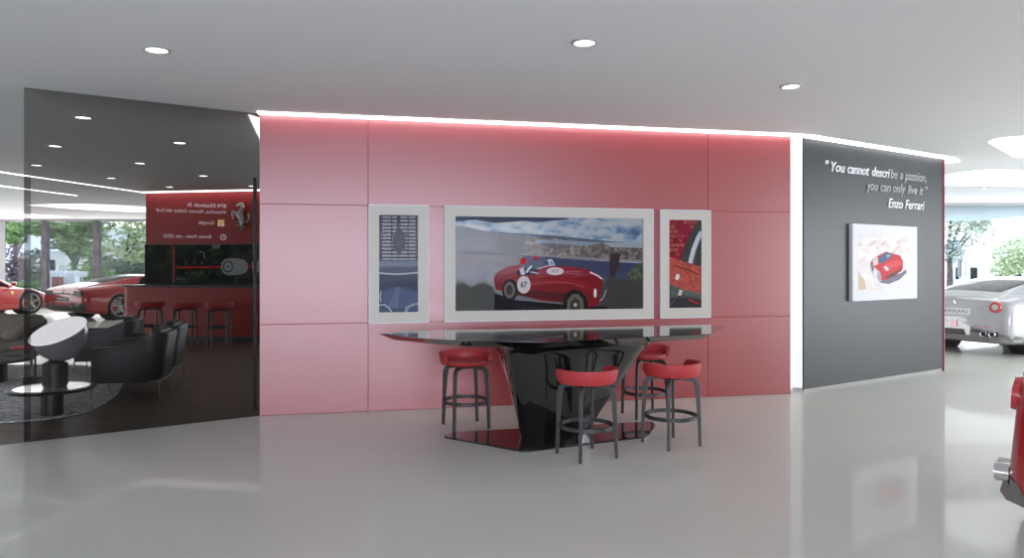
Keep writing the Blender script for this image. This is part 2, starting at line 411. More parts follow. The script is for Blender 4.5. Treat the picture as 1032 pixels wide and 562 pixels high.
# ------------------------------------------------------------------ far glazing and the street
def mullion(px, Y, w, label, n):
    pass
def window(name, x0, x1, Y, posts, pm, w=.2):
    mb = MB()
    for x in posts: mb.box((x, Y, CEIL/2), (w, .16, CEIL), pm)
    mb.box(((x0+x1)/2, Y, .02), (x1-x0, .14, .04), M['steel']); mb.box(((x0+x1)/2, Y, CEIL-.02), (x1-x0, .14, .04), M['wallw'])
    o = struct(mb.build(name, smooth=False))
    p = MB().box(((x0+x1)/2, Y, CEIL/2), (x1-x0, .012, CEIL-.04), M['clear']).build('glass_pane', o, smooth=False)
    return o
M['post'] = noisy('grey_post', [(0.4, (0.13, 0.12, 0.14)), (0.6, (0.24, 0.22, 0.25))], scale=4, rough=.7)
window('window_1', -26, -7.5, 24.3, [at(46, 24.3), at(98, 24.3), -20.4], M['post'])
struct(MB().box((at(-3, 24.0), 24.0, CEIL/2), (.34, .3, CEIL), M['wallw']).build('trim_2', smooth=False))
window('window_2', 7.5, 16, 17.7, [8.0, 15.8], M['wallw'], .1)

M['pave'] = noisy('pavement', [(0.3, (0.55, 0.54, 0.52)), (0.7, (0.68, 0.67, 0.65))], scale=.4, rough=.8)
struct(MB().box((0, 62, -.12), (160, 76, .04), M['pave']).build('ground', smooth=False))
struct(MB().box((46, 10, -.12), (60, 36, .04), M['pave']).build('ground', smooth=False))
struct(MB().box((0, -40, -.12), (160, 62, .04), M['pave']).build('ground', smooth=False))
struct(MB().box((-56, 10, -.12), (60, 36, .04), M['pave']).build('ground', smooth=False))

M['bark'] = noisy('bark', [(0.4, (0.05, 0.04, 0.035)), (0.6, (0.12, 0.10, 0.09))], scale=8, rough=.9)
M['leaf'] = noisy('leaf_green', [(0.3, (0.06, 0.13, 0.035)), (0.55, (0.20, 0.30, 0.09)), (0.8, (0.42, 0.50, 0.22))], scale=2.2, rough=.6)
M['leaf_pale'] = noisy('leaf_pale', [(0.3, (0.25, 0.32, 0.12)), (0.7, (0.62, 0.66, 0.40))], scale=1.5, rough=.6)
M['leaf_dark'] = noisy('leaf_dark', [(0.3, (0.03, 0.055, 0.03)), (0.7, (0.12, 0.17, 0.09))], scale=2, rough=.6)
M['leaf_plum'] = noisy('leaf_plum', [(0.3, (0.07, 0.035, 0.05)), (0.7, (0.20, 0.12, 0.13))], scale=2, rough=.6)
M['leaf_overexposed'] = noisy('leaf_overexposed', [(0.3, (0.36, 0.42, 0.44)), (0.7, (0.62, 0.64, 0.42))], scale=.6, rough=.6)  # overexposed glare on the right street tree, painted into its leaf colour
def tree(name, label, cat, px, Y, crown, trunk_r, leafm, n, ls, seed, group=None, flatz=1.0, base=-.1):
    """crown: list of (px, py, rx_m, rz_m) clumps"""
    rnd = random.Random(seed); x0 = at(px, Y)
    t = thing(name, label, cat, (x0, Y, base), 0, group)
    top = max(hz(c[1], Y) for c in crown)-base
    if trunk_r:
        mb = MB(); mb.tube([(0, 0, 0), (.05, .05, top*.35), (-.05, 0, top*.65), (.1, 0, top*.95)], [trunk_r, trunk_r*.8, trunk_r*.55, trunk_r*.2], M['bark'], 8)
        for c in crown:
            cx = at(c[0], Y)-x0; cz = hz(c[1], Y)-base
            mb.tube([(0, 0, cz*.55), (cx*.5, 0, cz*.8), (cx, 0, cz)], [trunk_r*.5, trunk_r*.3, trunk_r*.12], M['bark'], 6)
        mb.build('trunk', t)
    mb = MB(); k = max(1, n//len(crown))
    for c in crown:
        cx = at(c[0], Y)-x0; cz = hz(c[1], Y)-base
        for i in range(k):
            while True:
                a = Vector((rnd.uniform(-1, 1), rnd.uniform(-1, 1), rnd.uniform(-1, 1)))
                if .25 < a.length < 1: break
            p = Vector((cx+a.x*c[2], a.y*c[2]*.8, cz+a.z*c[3]))
            s_ = ls*rnd.uniform(.6, 1.3); u = Vector((rnd.uniform(-1, 1), rnd.uniform(-1, 1), rnd.uniform(-.6, .6))).normalized(); w = u.orthogonal()
            w.rotate(Matrix.Rotation(rnd.uniform(0, 6.3), 3, u)); w.normalize()
            mb.add([p-u*s_, p+w*s_*.45+u*.1*s_, p+u*s_, p-w*s_*.45+u*.1*s_], [(0, 1, 2, 3)], leafm)
    mb.build('foliage', t, smooth=False, fix=False)
    return t
G_ = 'street trees and shrubs beyond the left windows'
tree('street_tree', 'green layered tree outside between the two grey window posts', 'tree', 74, 34, [(60, 228, 1.4, .5), (78, 234, 1.3, .6), (70, 244, 1.2, .4), (90, 226, 1.2, .4), (84, 252, 1.0, .5), (52, 233, .9, .3)], .16, M['leaf'], 1500, .17, 1, G_)
tree('street_tree', 'pale yellow-green tree outside right of the second grey window post', 'tree', 128, 37.5, [(112, 262, 1.5, 1.3), (130, 245, 1.8, 1.4), (145, 232, 1.4, 1.2), (122, 280, 1.6, .8), (148, 268, 1.8, 1.5), (105, 276, 1.2, .8), (160, 250, 2, 1.6)], .2, M['leaf_pale'], 2400, .17, 2, G_)
tree('street_tree', 'tree at far left outside with green top above the plum shrub', 'tree', 16, 37, [(8, 228, 1.2, .5), (22, 230, 1.1, .4), (34, 226, 1.2, .5), (15, 240, .6, .4)], .14, M['leaf'], 800, .16, 3, G_)
tree('shrub', 'plum coloured shrub outside at the far left window', 'shrub', 12, 31, [(10, 262, .8, .8), (8, 275, .9, .7), (18, 270, .5, .6)], .06, M['leaf_plum'], 900, .10, 4, G_)
tree('shrub', 'dark green shrub outside between the two grey window posts, low down', 'shrub', 33, 33.2, [(33, 268, .5, .9), (38, 280, .8, .6), (26, 282, .8, .5)], .06, M['leaf_dark'], 800, .11, 5, G_)
tree('shrub', 'dense green hedge shrub outside behind the red cars', 'shrub', 86, 31.8, [(60, 284, 1.0, .45), (80, 276, 1.0, .6), (96, 280, 1.0, .6), (112, 284, .8, .5)], 0, M['leaf'], 1100, .11, 6, G_)
tree('shrub', 'low clipped hedge outside along the far left window foot', 'shrub', 22, 29.3, [(4, 289, .5, .28), (16, 290, .5, .25), (28, 289, .5, .28), (40, 289, .5, .28)], 0, M['leaf'], 700, .09, 7, G_)
tree('shrub', 'dark evergreen shrub outside above the roof of the red car', 'shrub', 118, 33.4, [(106, 270, 1.0, .5), (120, 272, 1.2, .4), (140, 273, 1.0, .4)], .08, M['leaf_dark'], 900, .12, 8, G_)
# pale pavilion with a shallow roof across the street
t = thing('street_building', 'low white pavilion with shallow roof across the street at left', 'building', (at(28, 44), 44, -.1))
MB().box((0, 0, 1.2), (6.4, 3, 2.4), M['wallw']).build('wall', t, smooth=False)
MB().prism([(-4.2, -2), (4.2, -2), (4.2, 2), (-4.2, 2)], 2.35, 3.7, M['wallw'], [(-.6, -.3), (.6, -.3), (.6, .3), (-.6, .3)]).build('roof', t, smooth=False)
for k in range(4): MB().box((-2.3+k*1.5, -1.51, 1.2), (.9, .06, 1.3), M['carglass']).build('window', t, smooth=False)
t = thing('street_building', 'long pale house behind the trees at left', 'building', (at(95, 52), 52, -.1))
MB().box((0, 0, 1.5), (9, 3, 3), M['wallw']).build('wall', t, smooth=False)
MB().prism([(-5, -2), (5, -2), (5, 2), (-5, 2)], 2.95, 4.2, M['pave'], [(-4, -.2), (4, -.2), (4, .2), (-4, .2)]).build('roof', t, smooth=False)
for k in range(5): MB().box((-3.4+k*1.7, -1.51, 1.6), (.8, .06, 1.2), M['carglass']).build('window', t, smooth=False)
def gatepost(px, label):
    t = thing('gate_post', label, 'post', (at(px, 29), 29, -.1), 0, 'white posts outside the left windows')
    MB().box((0, 0, .62), (.34, .34, 1.24), M['wallw']).build('shaft', t, smooth=False, bevel=.02)
    MB().prism(ell(0, 0, .26, .26, 4, math.pi/4), 1.24, 1.34, M['wallw'], ell(0, 0, .2, .2, 4, math.pi/4)).build('cap', t, smooth=False)
gatepost(53, 'white square post outside left of the red car, nearest the grey post'); gatepost(62.5, 'white square post outside between two posts above the red car'); gatepost(74, 'white square post outside beside the small white sign')
t = thing('street_sign', 'small blank white sign board outside above the red car', 'sign', (at(83, 28.6), 28.6, -.1))
MB().tube([(0, 0, 0), (0, 0, 1.3)], .03, M['steel']).build('pole', t); MB().box((0, -.05, 1.2), (.48, .03, .22), M['plate_white']).build('board', t, smooth=False, bevel=.01)
t = thing('brick_pier', 'small red brick pier outside beside the white posts', 'pier', (at(58, 28.2), 28.2, -.1))
MB().box((0, 0, .55), (.3, .3, 1.1), mat('brick_red', (.28, .09, .07), .8)).build('shaft', t, smooth=False, bevel=.01)
MB().prism(ell(0, 0, .3, .3, 4, math.pi/4), 1.1, 1.18, M['wallw']).build('cap', t, smooth=False)

# right-hand street
tree('street_tree', 'pale washed-out tree outside the right window next to the charcoal wall', 'tree', 957, 30, [(958, 215, 1.0, .8), (972, 216, 1.0, .8), (965, 228, 1.1, .9), (982, 232, .8, .7), (955, 240, .9, .9), (986, 222, .5, .5), (960, 254, .5, .5)], .14, M['leaf_overexposed'], 1300, .12, 11, 'trees beyond the right window')
tree('street_tree', 'small blond tree outside the right window above the silver car', 'tree', 1026, 40, [(1020, 258, 1.2, .9), (1030, 252, 1.2, .9), (1035, 266, 1.4, .9), (1015, 270, .9, .6)], .12, M['leaf_pale'], 900, .16, 12, 'trees beyond the right window')
t = thing('lamp_mast', 'white street mast with a long rising arm outside the right window', 'street light', (at(971, 28), 28, -.1))
pts = [(0, 0, 0), (0, 0, hz(262, 28)), (at(974, 28)-at(971, 28), 0, hz(252, 28)), (at(985, 28)-at(971, 28), 0, hz(243, 28)), (at(1032, 28)-at(971, 28), 0, hz(224, 28)), (at(1060, 28)-at(971, 28), 0, hz(214, 28))]
MB().tube(pts[:2], .06, M['wallw']).build('pole', t); MB().tube(pts[1:], .05, M['wallw']).build('arm', t)
t = thing('traffic_light', 'small traffic light on a white pole outside the right window', 'traffic light', (at(968, 29), 29, -.1))
MB().tube([(0, 0, 0), (0, 0, hz(262, 29)+.1)], .05, M['wallw']).build('pole', t)
MB().box((0, -.08, hz(270, 29)+.1), (.26, .2, .7), M['diff_grey']).build('housing', t, smooth=False, bevel=.03)
for k, cm in enumerate((M['lamp_red'], M['yellow'], M['leaf'])): MB().lathe([(0, .02), (.08, .0)], 14, cm, Matrix.Translation((0, -.19, hz(270, 29)+.3-.2*k)) @ Matrix.Rotation(R90, 4, 'X')).build('lens', t)
t = thing('street_building', 'white tower block far outside the right window', 'building', (at(1020, 70), 70, -.1))
MB().box((0, 0, hz(228, 70)/2), (1.9, 3, hz(228, 70)), M['wallw']).build('wall', t, smooth=False)
for k in range(3): MB().box((-.55+k*.55, -1.52, 3.2), (.16, .05, 3.4), M['pave']).build('window', t, smooth=False)
t = thing('street_building', 'row of low shops with dark openings outside the right window', 'building', (at(1000, 55), 55, -.1))
MB().box((0, 0, 1.1), (11, 3, 2.2), M['wallw']).build('wall', t, smooth=False)
for k in range(9): MB().box((-4.6+k*1.1, -1.52, .9), (.5, .05, .9), M['carglass' if k % 3 else 'pave']).build('window', t, smooth=False)

# ------------------------------------------------------------------ glass screen and lounge shell
mb = MB(); L = GW.L
mb.box((L/2, .006, CEIL/2), (L-.002, .012, CEIL-.006), M['glass'])
o = mb.build('glass_screen', smooth=False); o.matrix_world = GW.M()
tag(o, 'tall smoked glass screen left of the red wall', 'glass screen')
u0 = .0; u1 = GW.uz(31, 300)[0]; zf = GW.uz(28, 178)[1]
o = MB().box(((u0+u1)/2, .05, zf/2), (u1-u0, .012, zf), M['glass_fin']).build('glass_fin', smooth=False); o.matrix_world = GW.M()
tag(o, 'narrow darker glass fin at the left edge of the smoked glass screen', 'glass fin')
x_, y_ = at(257.5, 7.35), 7.35
o = MB().box((0, 0, hz(179, 7.35)/2), (.034, .05, hz(179, 7.35)), M['black']).build('black_post', loc=(x_-.005, y_, 0), rz=RW.ang, smooth=False, bevel=.004)
tag(o, 'slim black post behind the glass next to the red wall', 'post')

# dark boards, rug
wp = [(-4.24-9*.82, 5.918-9*.57), (-4.10, 6.0), (-2.497, 7.06), (-2.75, 8.2), (-3.3, 10.2), (-4.9, 14.0), (-7.55, 14.6), (-8.2, 12.0), (-6.4, 10.3), (-14, 10.3)]
struct(MB().prism([(-14, 5.918-.0), (-4.24, 5.918), (-4.10, 6.02), (-2.50, 7.075), (-2.62, 7.5), (-3.0, 9.3), (-4.5, 14.25), (-7.62, 14.85), (-7.3, 12.6), (-5.6, 10.35), (-14, 10.35)], 0.0, .004, M['wood']).build('floor_boards', smooth=False))
rp_ = [fl(-60, 428), fl(0, 427.5), fl(60, 422.5), fl(95, 414), fl(118, 399), fl(125, 386), fl(118, 374), fl(80, 368.5), fl(-60, 368.5)]
MBr = MB().prism(round_poly(rp_, .3, 4), .005, .022, M['rug'])
tag(MBr.build('rug', smooth=False, bevel=.006), 'grey shaggy rug under the lounge furniture behind the glass', 'rug')

# rear red wall of the lounge
mb = MB(); mb.box((LR.L/2, .1, CEIL/2), (LR.L, .2, CEIL), M['lounge_red'])
o = mb.build('wall_lounge', smooth=False); o.matrix_world = LR.M(); struct(o)

class Print:                                        # a flat print: thin layered shapes traced on the wall plane
    def __init__(s, plane, off, cx, cy, k): s.p = plane; s.off = off; s.cx, s.cy, s.k = cx, cy, k; s.mb = MB(); s.n = 0
    def P(s, x, y, o): return s.p.local(s.cx+x/s.k, s.cy+y/s.k, o)
    def poly(s, pts, m):
        s.n += 1; o = s.off+s.n*.00025
        s.mb.add([s.P(x, y, o) for x, y in pts], [tuple(range(len(pts)))], m); return s
    def ell(s, cx, cy, rx, ry, m, rot=0): return s.poly(ell(cx, cy, rx, ry, 24, rot), m)
    def line(s, pts, w, m):
        l, r = [], []
        for i, (x, y) in enumerate(pts):
            a = pts[max(0, i-1)]; b = pts[min(len(pts)-1, i+1)]; dx, dy = b[0]-a[0], b[1]-a[1]; q = math.hypot(dx, dy) or 1
            l.append((x-dy/q*w/2, y+dx/q*w/2)); r.append((x+dy/q*w/2, y-dx/q*w/2))
        return s.poly(l+r[::-1], m)
    def text(s, body, m, x0, y0, x1, y1, h, **kw):
        s.n += 1; a = s.P(x0, y0, 0); b = s.P(x1, y1, 0); hh = abs(s.P(x0, y0-h, 0)[2]-a[2])
        text_on(s.mb, body, m, a[0], a[2], b[0]-a[0], hh, off=s.off+s.n*.00025, slope=(b[2]-a[2])/(b[0]-a[0]), **kw)
    def build(s, parent, name='print'):
        return s.mb.build(name, parent, smooth=False, fix=False)
ink = {}
def K(r, g_, b):                                    # print ink from an sRGB value
    k = (r, g_, b)
    if k not in ink:
        ink[k] = mat('ink_%02x%02x%02x' % k, tuple(.74*((c/255+.055)/1.055)**2.4 if c > 10 else c/5000 for c in k), .5, spec=.15)
    return ink[k]
def lin(*k): return tuple(.74*((c/255+.055)/1.055)**2.4 for c in k)

def picture(name, label, plane, outer, inner, depth, fmat, cat='picture'):
    """frame box with its mount; outer / inner corner px: TL, TR, BR, BL"""
    t = thing(name, label, cat, (0, 0, 0), 0); t.matrix_world = plane.M()
    O = [plane.uz(*p) for p in outer]; I = [plane.uz(*p) for p in inner]
    def av(Q): return (Q[0][0]+Q[3][0])/2, (Q[1][0]+Q[2][0])/2, (Q[2][1]+Q[3][1])/2, (Q[0][1]+Q[1][1])/2
    a0, a1, c0, c1 = av(O); b0, b1, d0, d1 = av(I)
    mb = MB(); e = .02
    for (u0, u1, z0, z1) in ((a0, b0, c0, c1), (b1, a1, c0, c1), (b0, b1, c0, d0), (b0, b1, d1, c1)):
        mb.box(((u0+u1)/2, -depth/2, (z0+z1)/2), (u1-u0, depth, z1-z0), fmat)
    mb.build('frame', t, smooth=False)
    mb = MB()  # bluish highlight along the frame edges, put on as thin pale strips
    for (u0, u1, z0, z1) in ((a0-.008, a0, c0-.008, c1+.008), (a1, a1+.008, c0-.008, c1+.008), (a0, a1, c0-.008, c0), (a0, a1, c1, c1+.008)):
        mb.box(((u0+u1)/2, -depth/2, (z0+z1)/2), (u1-u0, depth+.004, z1-z0), M['frame_edge'])
    mb.build('edge_highlight', t, smooth=False)
    return t, (b0, b1, d0, d1)

# big picture: red vintage racing car on a coast road
t, I = picture('framed_picture', 'wide off-white framed picture of a red vintage racing car above the table', RW,
    [(448.8, 207.8), (657, 211.6), (657, 320.2), (448.8, 323.2)], [(458.5, 217.8), (647.6, 220.6), (647.2, 311), (459, 313)], .028, M['frame'])
p = Print(RW, .012, 440, 200, 4.3217)
skym = noisy('print_sky', [(0.32, lin(80, 110, 140)), (0.42, lin(130, 170, 205)), (0.5, lin(195, 210, 220)), (0.62, lin(228, 230, 230))], scale=5, detail=8, rough=.3, stretch=(1, 1, 2.2))
citym = noisy('print_city', [(0.38, lin(70, 66, 68)), (0.5, lin(120, 100, 90)), (0.58, lin(150, 130, 120)), (0.7, lin(205, 190, 180))], scale=26, detail=8, rough=.3)
darkm = noisy('print_dark_town', [(0.4, lin(40, 42, 46)), (0.58, lin(62, 60, 60)), (0.68, lin(130, 120, 110))], scale=24, detail=8, rough=.3)
hillm = noisy('print_hill', [(0.4, lin(72, 76, 86)), (0.65, lin(92, 96, 106))], scale=10, rough=.3)
roadm = noisy('print_road', [(0.4, lin(70, 72, 82)), (0.65, lin(98, 98, 108))], scale=7, rough=.3)
stonem = noisy('print_stone', [(0.4, lin(70, 58, 55)), (0.65, lin(100, 90, 90))], scale=16, rough=.3)
bushm = noisy('print_bush', [(0.4, lin(40, 55, 40)), (0.6, lin(95, 110, 60))], scale=30, rough=.3)
p.poly([(78, 74), (900, 86), (900, 486), (78, 492)], skym)
p.poly([(80, 76), (250, 78), (560, 82), (580, 90), (430, 104), (380, 98), (250, 108), (170, 92), (80, 100)], K(66, 82, 105))
p.poly([(250, 108), (430, 104), (700, 135), (895, 150), (895, 215), (560, 165), (380, 150), (260, 143)], skym)
p.poly([(82, 118), (200, 142), (380, 152), (520, 162), (895, 200), (895, 276), (82, 240)], K(100, 120, 145))
p.poly([(380, 165), (520, 172), (895, 212), (895, 276), (560, 262), (380, 240)], citym)
p.poly([(430, 180), (560, 182), (720, 192), (660, 205), (520, 196), (430, 192)], K(175, 190, 205))
p.poly([(720, 190), (895, 195), (895, 215), (760, 212)], K(195, 205, 210))
p.poly([(255, 150), (380, 160), (380, 242), (255, 238)], darkm)
p.poly([(82, 118), (150, 128), (230, 148), (258, 160), (258, 238), (82, 232)], hillm)
for x, y in ((110, 188), (125, 190), (190, 210), (200, 186)): p.ell(x, y, 6, 3, K(180, 188, 200))
p.poly([(82, 238), (260, 244), (560, 262), (895, 282), (895, 360), (560, 330), (82, 330)], K(78, 82, 118))
p.poly([(82, 236), (258, 244), (380, 250), (380, 320), (82, 300)], stonem)
p.line([(82, 227), (260, 235), (560, 255), (760, 266), (895, 273)], 7, K(178, 168, 165))
p.poly([(82, 290), (300, 300), (560, 340), (740, 343), (895, 360), (895, 486), (82, 492)], roadm)
p.poly([(740, 343), (895, 362), (895, 484), (560, 486), (700, 470)], K(84, 82, 80))
p.poly([(752, 240), (800, 236), (790, 290), (775, 345), (750, 342)], K(72, 58, 60))
p.poly([(825, 335), (850, 300), (895, 276), (895, 366), (850, 358)], bushm)
p.poly([(82, 375), (110, 362), (150, 385), (200, 362), (245, 385), (255, 488), (82, 490)], K(92, 92, 84))  # tree reflection in the glazing, painted as a patch of the print
p.poly([(250, 410), (340, 440), (560, 462), (740, 470), (740, 486), (250, 488)], K(30, 26, 28))
RED, RED2, RED3 = K(150, 14, 28), K(100, 8, 18), K(180, 56, 72)
p.poly([(246, 345), (262, 322), (300, 300), (362, 286), (376, 308), (425, 322), (450, 305), (490, 292), (560, 294), (650, 306), (700, 330), (722, 352), (736, 395), (722, 440), (690, 468), (640, 476), (560, 452), (460, 445), (345, 418), (290, 405), (256, 395)], RED)
p.poly([(300, 300), (362, 287), (372, 306), (340, 318), (300, 330), (262, 330)], RED3)
p.poly([(430, 322), (490, 294), (560, 295), (640, 308), (690, 330), (600, 345), (480, 340)], K(165, 36, 58))
p.poly([(400, 352), (560, 345), (640, 360), (690, 395), (660, 392), (600, 372), (500, 372), (400, 385)], K(170, 24, 36))
p.poly([(345, 395), (560, 410), (545, 448), (345, 418)], RED2)
p.line([(410, 372), (500, 362), (590, 368), (640, 388)], 3, K(215, 90, 95))
p.ell(318, 398, 34, 48, K(22, 20, 22)); p.ell(316, 398, 24, 36, K(128, 116, 104)); p.ell(316, 398, 14, 22, K(70, 62, 58))
p.poly([(548, 452), (556, 415), (590, 395), (625, 400), (652, 430), (660, 480), (552, 484)], K(24, 14, 16))
p.poly([(565, 483), (568, 440), (590, 415), (615, 415), (636, 440), (640, 483)], K(120, 112, 96)); p.poly([(578, 483), (582, 450), (600, 430), (618, 445), (624, 483)], K(60, 55, 50))
p.ell(602, 462, 8, 8, K(190, 185, 175))
p.poly([(704, 445), (722, 362), (732, 372), (736, 400), (722, 432)], K(58, 50, 56)); p.line([(708, 446), (724, 432), (737, 395)], 3, K(190, 170, 170))
p.ell(688, 411, 6, 20, K(215, 215, 210)); p.ell(378, 375, 29, 38, K(205, 195, 195))
p.text('67', K(40, 34, 40), 364, 386, 392, 386, 24, bold=.02)
p.ell(514, 316, 38, 17, K(210, 195, 200)); p.text('67', K(70, 60, 75), 500, 321, 530, 321, 12)
p.line([(665, 320), (700, 336), (718, 350)], 6, K(225, 205, 205))
p.line([(556, 322), (625, 330), (625, 318), (560, 318)], 2, K(210, 120, 125))
p.poly([(346, 330), (352, 312), (375, 305), (440, 308), (432, 325), (400, 332), (380, 336)], K(40, 30, 52))
p.line([(420, 322), (440, 285), (475, 268), (490, 275)], 3, K(120, 110, 130)); p.line([(440, 305), (490, 290)], 5, K(190, 180, 190))
p.poly([(480, 266), (500, 264), (514, 290), (492, 294)], K(205, 215, 235)); p.poly([(490, 272), (500, 272), (508, 288), (496, 290)], K(110, 130, 190))
p.poly([(362, 280), (364, 262), (378, 256), (390, 264), (388, 282), (372, 290)], K(190, 24, 40)); p.poly([(414, 262), (420, 250), (438, 250), (444, 260), (430, 268)], K(165, 30, 50))
p.poly([(358, 305), (376, 300), (384, 330), (366, 332)], K(200, 195, 210)); p.line([(388, 322), (400, 305), (412, 292)], 9, K(205, 205, 222)); p.line([(404, 318), (440, 326)], 5, K(190, 190, 215))
p.build(t, 'print')
b0, b1, d0, d1 = I
MB().box(((b0+b1)/2, -.019, (d0+d1)/2), (b1-b0, .003, d1-d0), M['museum']).build('glazing', t, smooth=False)

# left picture: radiator grille and bonnet in steel blue
t, I = picture('framed_picture', 'narrow off-white framed blue-grey picture left of the wide one', RW,
    [(372.4, 206.8), (431.4, 207.6), (431.2, 323.8), (372.2, 325)], [(382, 216.7), (421.2, 217), (421, 314.2), (382, 314.4)], .028, M['frame'])
p = Print(RW, .012, 365, 200, 4.323)
p.poly([(70, 68), (247, 70), (246, 498), (69, 498)], K(96, 104, 128))
p.poly([(74, 72), (243, 73), (243, 275), (74, 275)], K(70, 74, 88))
for k in range(13):
    y = 78+k*15.2; p.poly([(88, y), (232, y+.3), (232, y+7.5), (88, y+7.2)], K(176, 180, 192))
for x in (82, 128, 158, 200, 237): p.line([(x, 72), (x, 275)], 7, K(78, 82, 96))
p.poly([(150, 72), (166, 72), (165, 130), (182, 150), (190, 185), (186, 215), (165, 242), (148, 232), (136, 205), (134, 175), (146, 148), (152, 125)], K(62, 66, 80))
for a, b in (((140, 160), (125, 150)), ((182, 165), (198, 152)), ((136, 190), (122, 196)), ((186, 190), (200, 196)), ((140, 215), (128, 226)), ((182, 215), (194, 226))): p.line([a, b], 5, K(62, 66, 80))
p.poly([(74, 272), (243, 272), (243, 318), (74, 318)], K(128, 136, 158)); p.poly([(74, 296), (243, 296), (243, 322), (74, 322)], K(92, 100, 128))
p.line([(74, 324), (150, 330), (243, 322)], 6, K(200, 206, 218))
p.poly([(74, 330), (155, 336), (243, 330), (243, 400), (200, 385), (158, 380), (110, 386), (74, 400)], K(70, 82, 104))
p.poly([(90, 410), (155, 382), (160, 386), (240, 410), (236, 470), (150, 480), (95, 470)], K(104, 116, 150))
p.poly([(150, 386), (162, 386), (158, 478), (110, 472)], K(122, 134, 166))
p.poly([(182, 494), (190, 470), (215, 458), (243, 452), (243, 494)], K(190, 196, 212)); p.poly([(196, 494), (205, 476), (230, 464), (243, 462), (243, 494)], K(80, 90, 122))
p.line([(74, 464), (98, 462), (120, 480), (128, 494)], 6, K(176, 186, 206)); p.line([(82, 404), (78, 430), (84, 450)], 6, K(170, 178, 200))
p.build(t, 'print'); b0, b1, d0, d1 = I
MB().box(((b0+b1)/2, -.019, (d0+d1)/2), (b1-b0, .003, d1-d0), M['museum']).build('glazing', t, smooth=False)

# right picture: red leather strap over red bonnet
t, I = picture('framed_picture', 'narrow off-white framed red picture right of the wide one', RW,
    [(665.2, 211.8), (714.7, 212.8), (714.7, 318.8), (665.3, 320.2)], [(673.5, 221.4), (705.9, 222), (705.9, 309.4), (673.6, 310.5)], .028, M['frame'])
p = Print(RW, .012, 655, 200, 4.323)
darkgreen = noisy('print_green', [(0.4, lin(40, 52, 48)), (0.6, lin(70, 84, 72))], scale=30, rough=.3)
rustm = noisy('print_rust', [(0.4, lin(140, 34, 18)), (0.6, lin(180, 62, 40))], scale=26, rough=.3)
p.poly([(76, 88), (224, 90), (224, 478), (76, 482)], darkgreen)
p.poly([(78, 92), (205, 94), (160, 180), (132, 270), (78, 262)], K(178, 44, 62))
rnd = random.Random(3)
for r_ in range(9):
    for c_ in range(6):
        x = 80+c_*21+(r_ % 2)*8; y = 96+r_*20
        if x+18 < 204-(y-94)*.42: p.poly([(x, y), (x+18, y+1), (x+17, y+15), (x, y+14)], K(*rnd.choice([(200, 80, 92), (190, 50, 80), (170, 40, 52), (206, 110, 90)])))
p.line([(172, 282), (186, 225), (205, 175), (222, 145)], 20, K(196, 194, 202)); p.line([(182, 282), (196, 228), (214, 180)], 4, K(110, 108, 116))
p.poly([(78, 262), (130, 268), (220, 296), (220, 415), (150, 400), (78, 368)], rustm)
p.line([(100, 290), (160, 310), (220, 335)], 4, K(70, 24, 22)); p.poly([(106, 350), (112, 328), (127, 332), (120, 356)], K(212, 214, 200))
p.poly([(78, 375), (150, 402), (220, 418), (220, 476), (78, 478)], K(44, 42, 46)); p.poly([(84, 372), (130, 392), (220, 416), (220, 440), (140, 420), (88, 432)], darkgreen)
p.poly([(118, 420), (124, 396), (140, 400), (132, 422)], K(190, 190, 186)); p.line([(84, 465), (110, 430), (150, 425), (190, 445)], 6, K(70, 68, 72)); p.line([(165, 440), (210, 458)], 8, K(150, 26, 30))
p.build(t, 'print'); b0, b1, d0, d1 = I
MB().box(((b0+b1)/2, -.019, (d0+d1)/2), (b1-b0, .003, d1-d0), M['museum']).build('glazing', t, smooth=False)

# charcoal wall: canvas and quote
t = thing('canvas_picture', 'white canvas picture of a red car in dust on the charcoal wall', 'picture'); t.matrix_world = BW.M()
O = [BW.uz(*q) for q in ((855.4, 225.4), (920.6, 228.6), (920.6, 300.6), (855.7, 303))]
a0, a1, c0, c1 = (O[0][0]+O[3][0])/2, (O[1][0]+O[2][0])/2, (O[2][1]+O[3][1])/2, (O[0][1]+O[1][1])/2
MB().box(((a0+a1)/2, -.025, (c0+c1)/2), (a1-a0, .05, c1-c0), mat('canvas_white', (.60, .60, .615), .7, spec=.2)).build('canvas', t, smooth=False, bevel=.003)
p = Print(BW, .0505, 840, 210, 5.11)
dust = noisy('print_dust', [(0.36, lin(212, 192, 184)), (0.5, lin(226, 218, 216)), (0.65, lin(230, 226, 226))], scale=5, detail=6, rough=.5, stretch=(1, 1, 2))
p.poly([(106, 132), (384, 145), (384, 412), (108, 420)], K(228, 222, 222))
p.poly([(108, 180), (160, 150), (260, 142), (370, 152), (384, 230), (384, 300), (330, 290), (280, 215), (210, 235), (150, 275), (108, 270)], dust)
for (x, y, rx, ry, ro, c) in ((180, 180, 26, 12, -.5, (196, 172, 168)), (240, 178, 18, 7, -.7, (150, 130, 135)), (320, 170, 22, 12, -.4, (204, 182, 176)), (365, 210, 12, 14, 0, (205, 185, 178)), (300, 215, 40, 8, -.9, (206, 180, 170)), (130, 265, 26, 7, -.7, (214, 194, 184)), (118, 185, 12, 8, -.8, (190, 172, 170))):
    p.ell(x, y, rx, ry, K(*[(a_+2*b_)//3 for a_, b_ in zip(c, (226, 216, 212))]), ro)
p.poly([(108, 305), (150, 345), (200, 385), (235, 414), (108, 420)], dust); p.poly([(110, 330), (140, 370), (150, 414), (110, 416)], K(212, 184, 160))
p.poly([(215, 376), (330, 330), (352, 312), (356, 330), (320, 365), (265, 388), (232, 384)], K(112, 112, 126))
p.poly([(170, 285), (178, 268), (205, 245), (250, 222), (285, 232), (318, 240), (338, 270), (336, 310), (300, 345), (250, 366), (222, 370), (196, 350), (176, 325)], K(198, 40, 48))
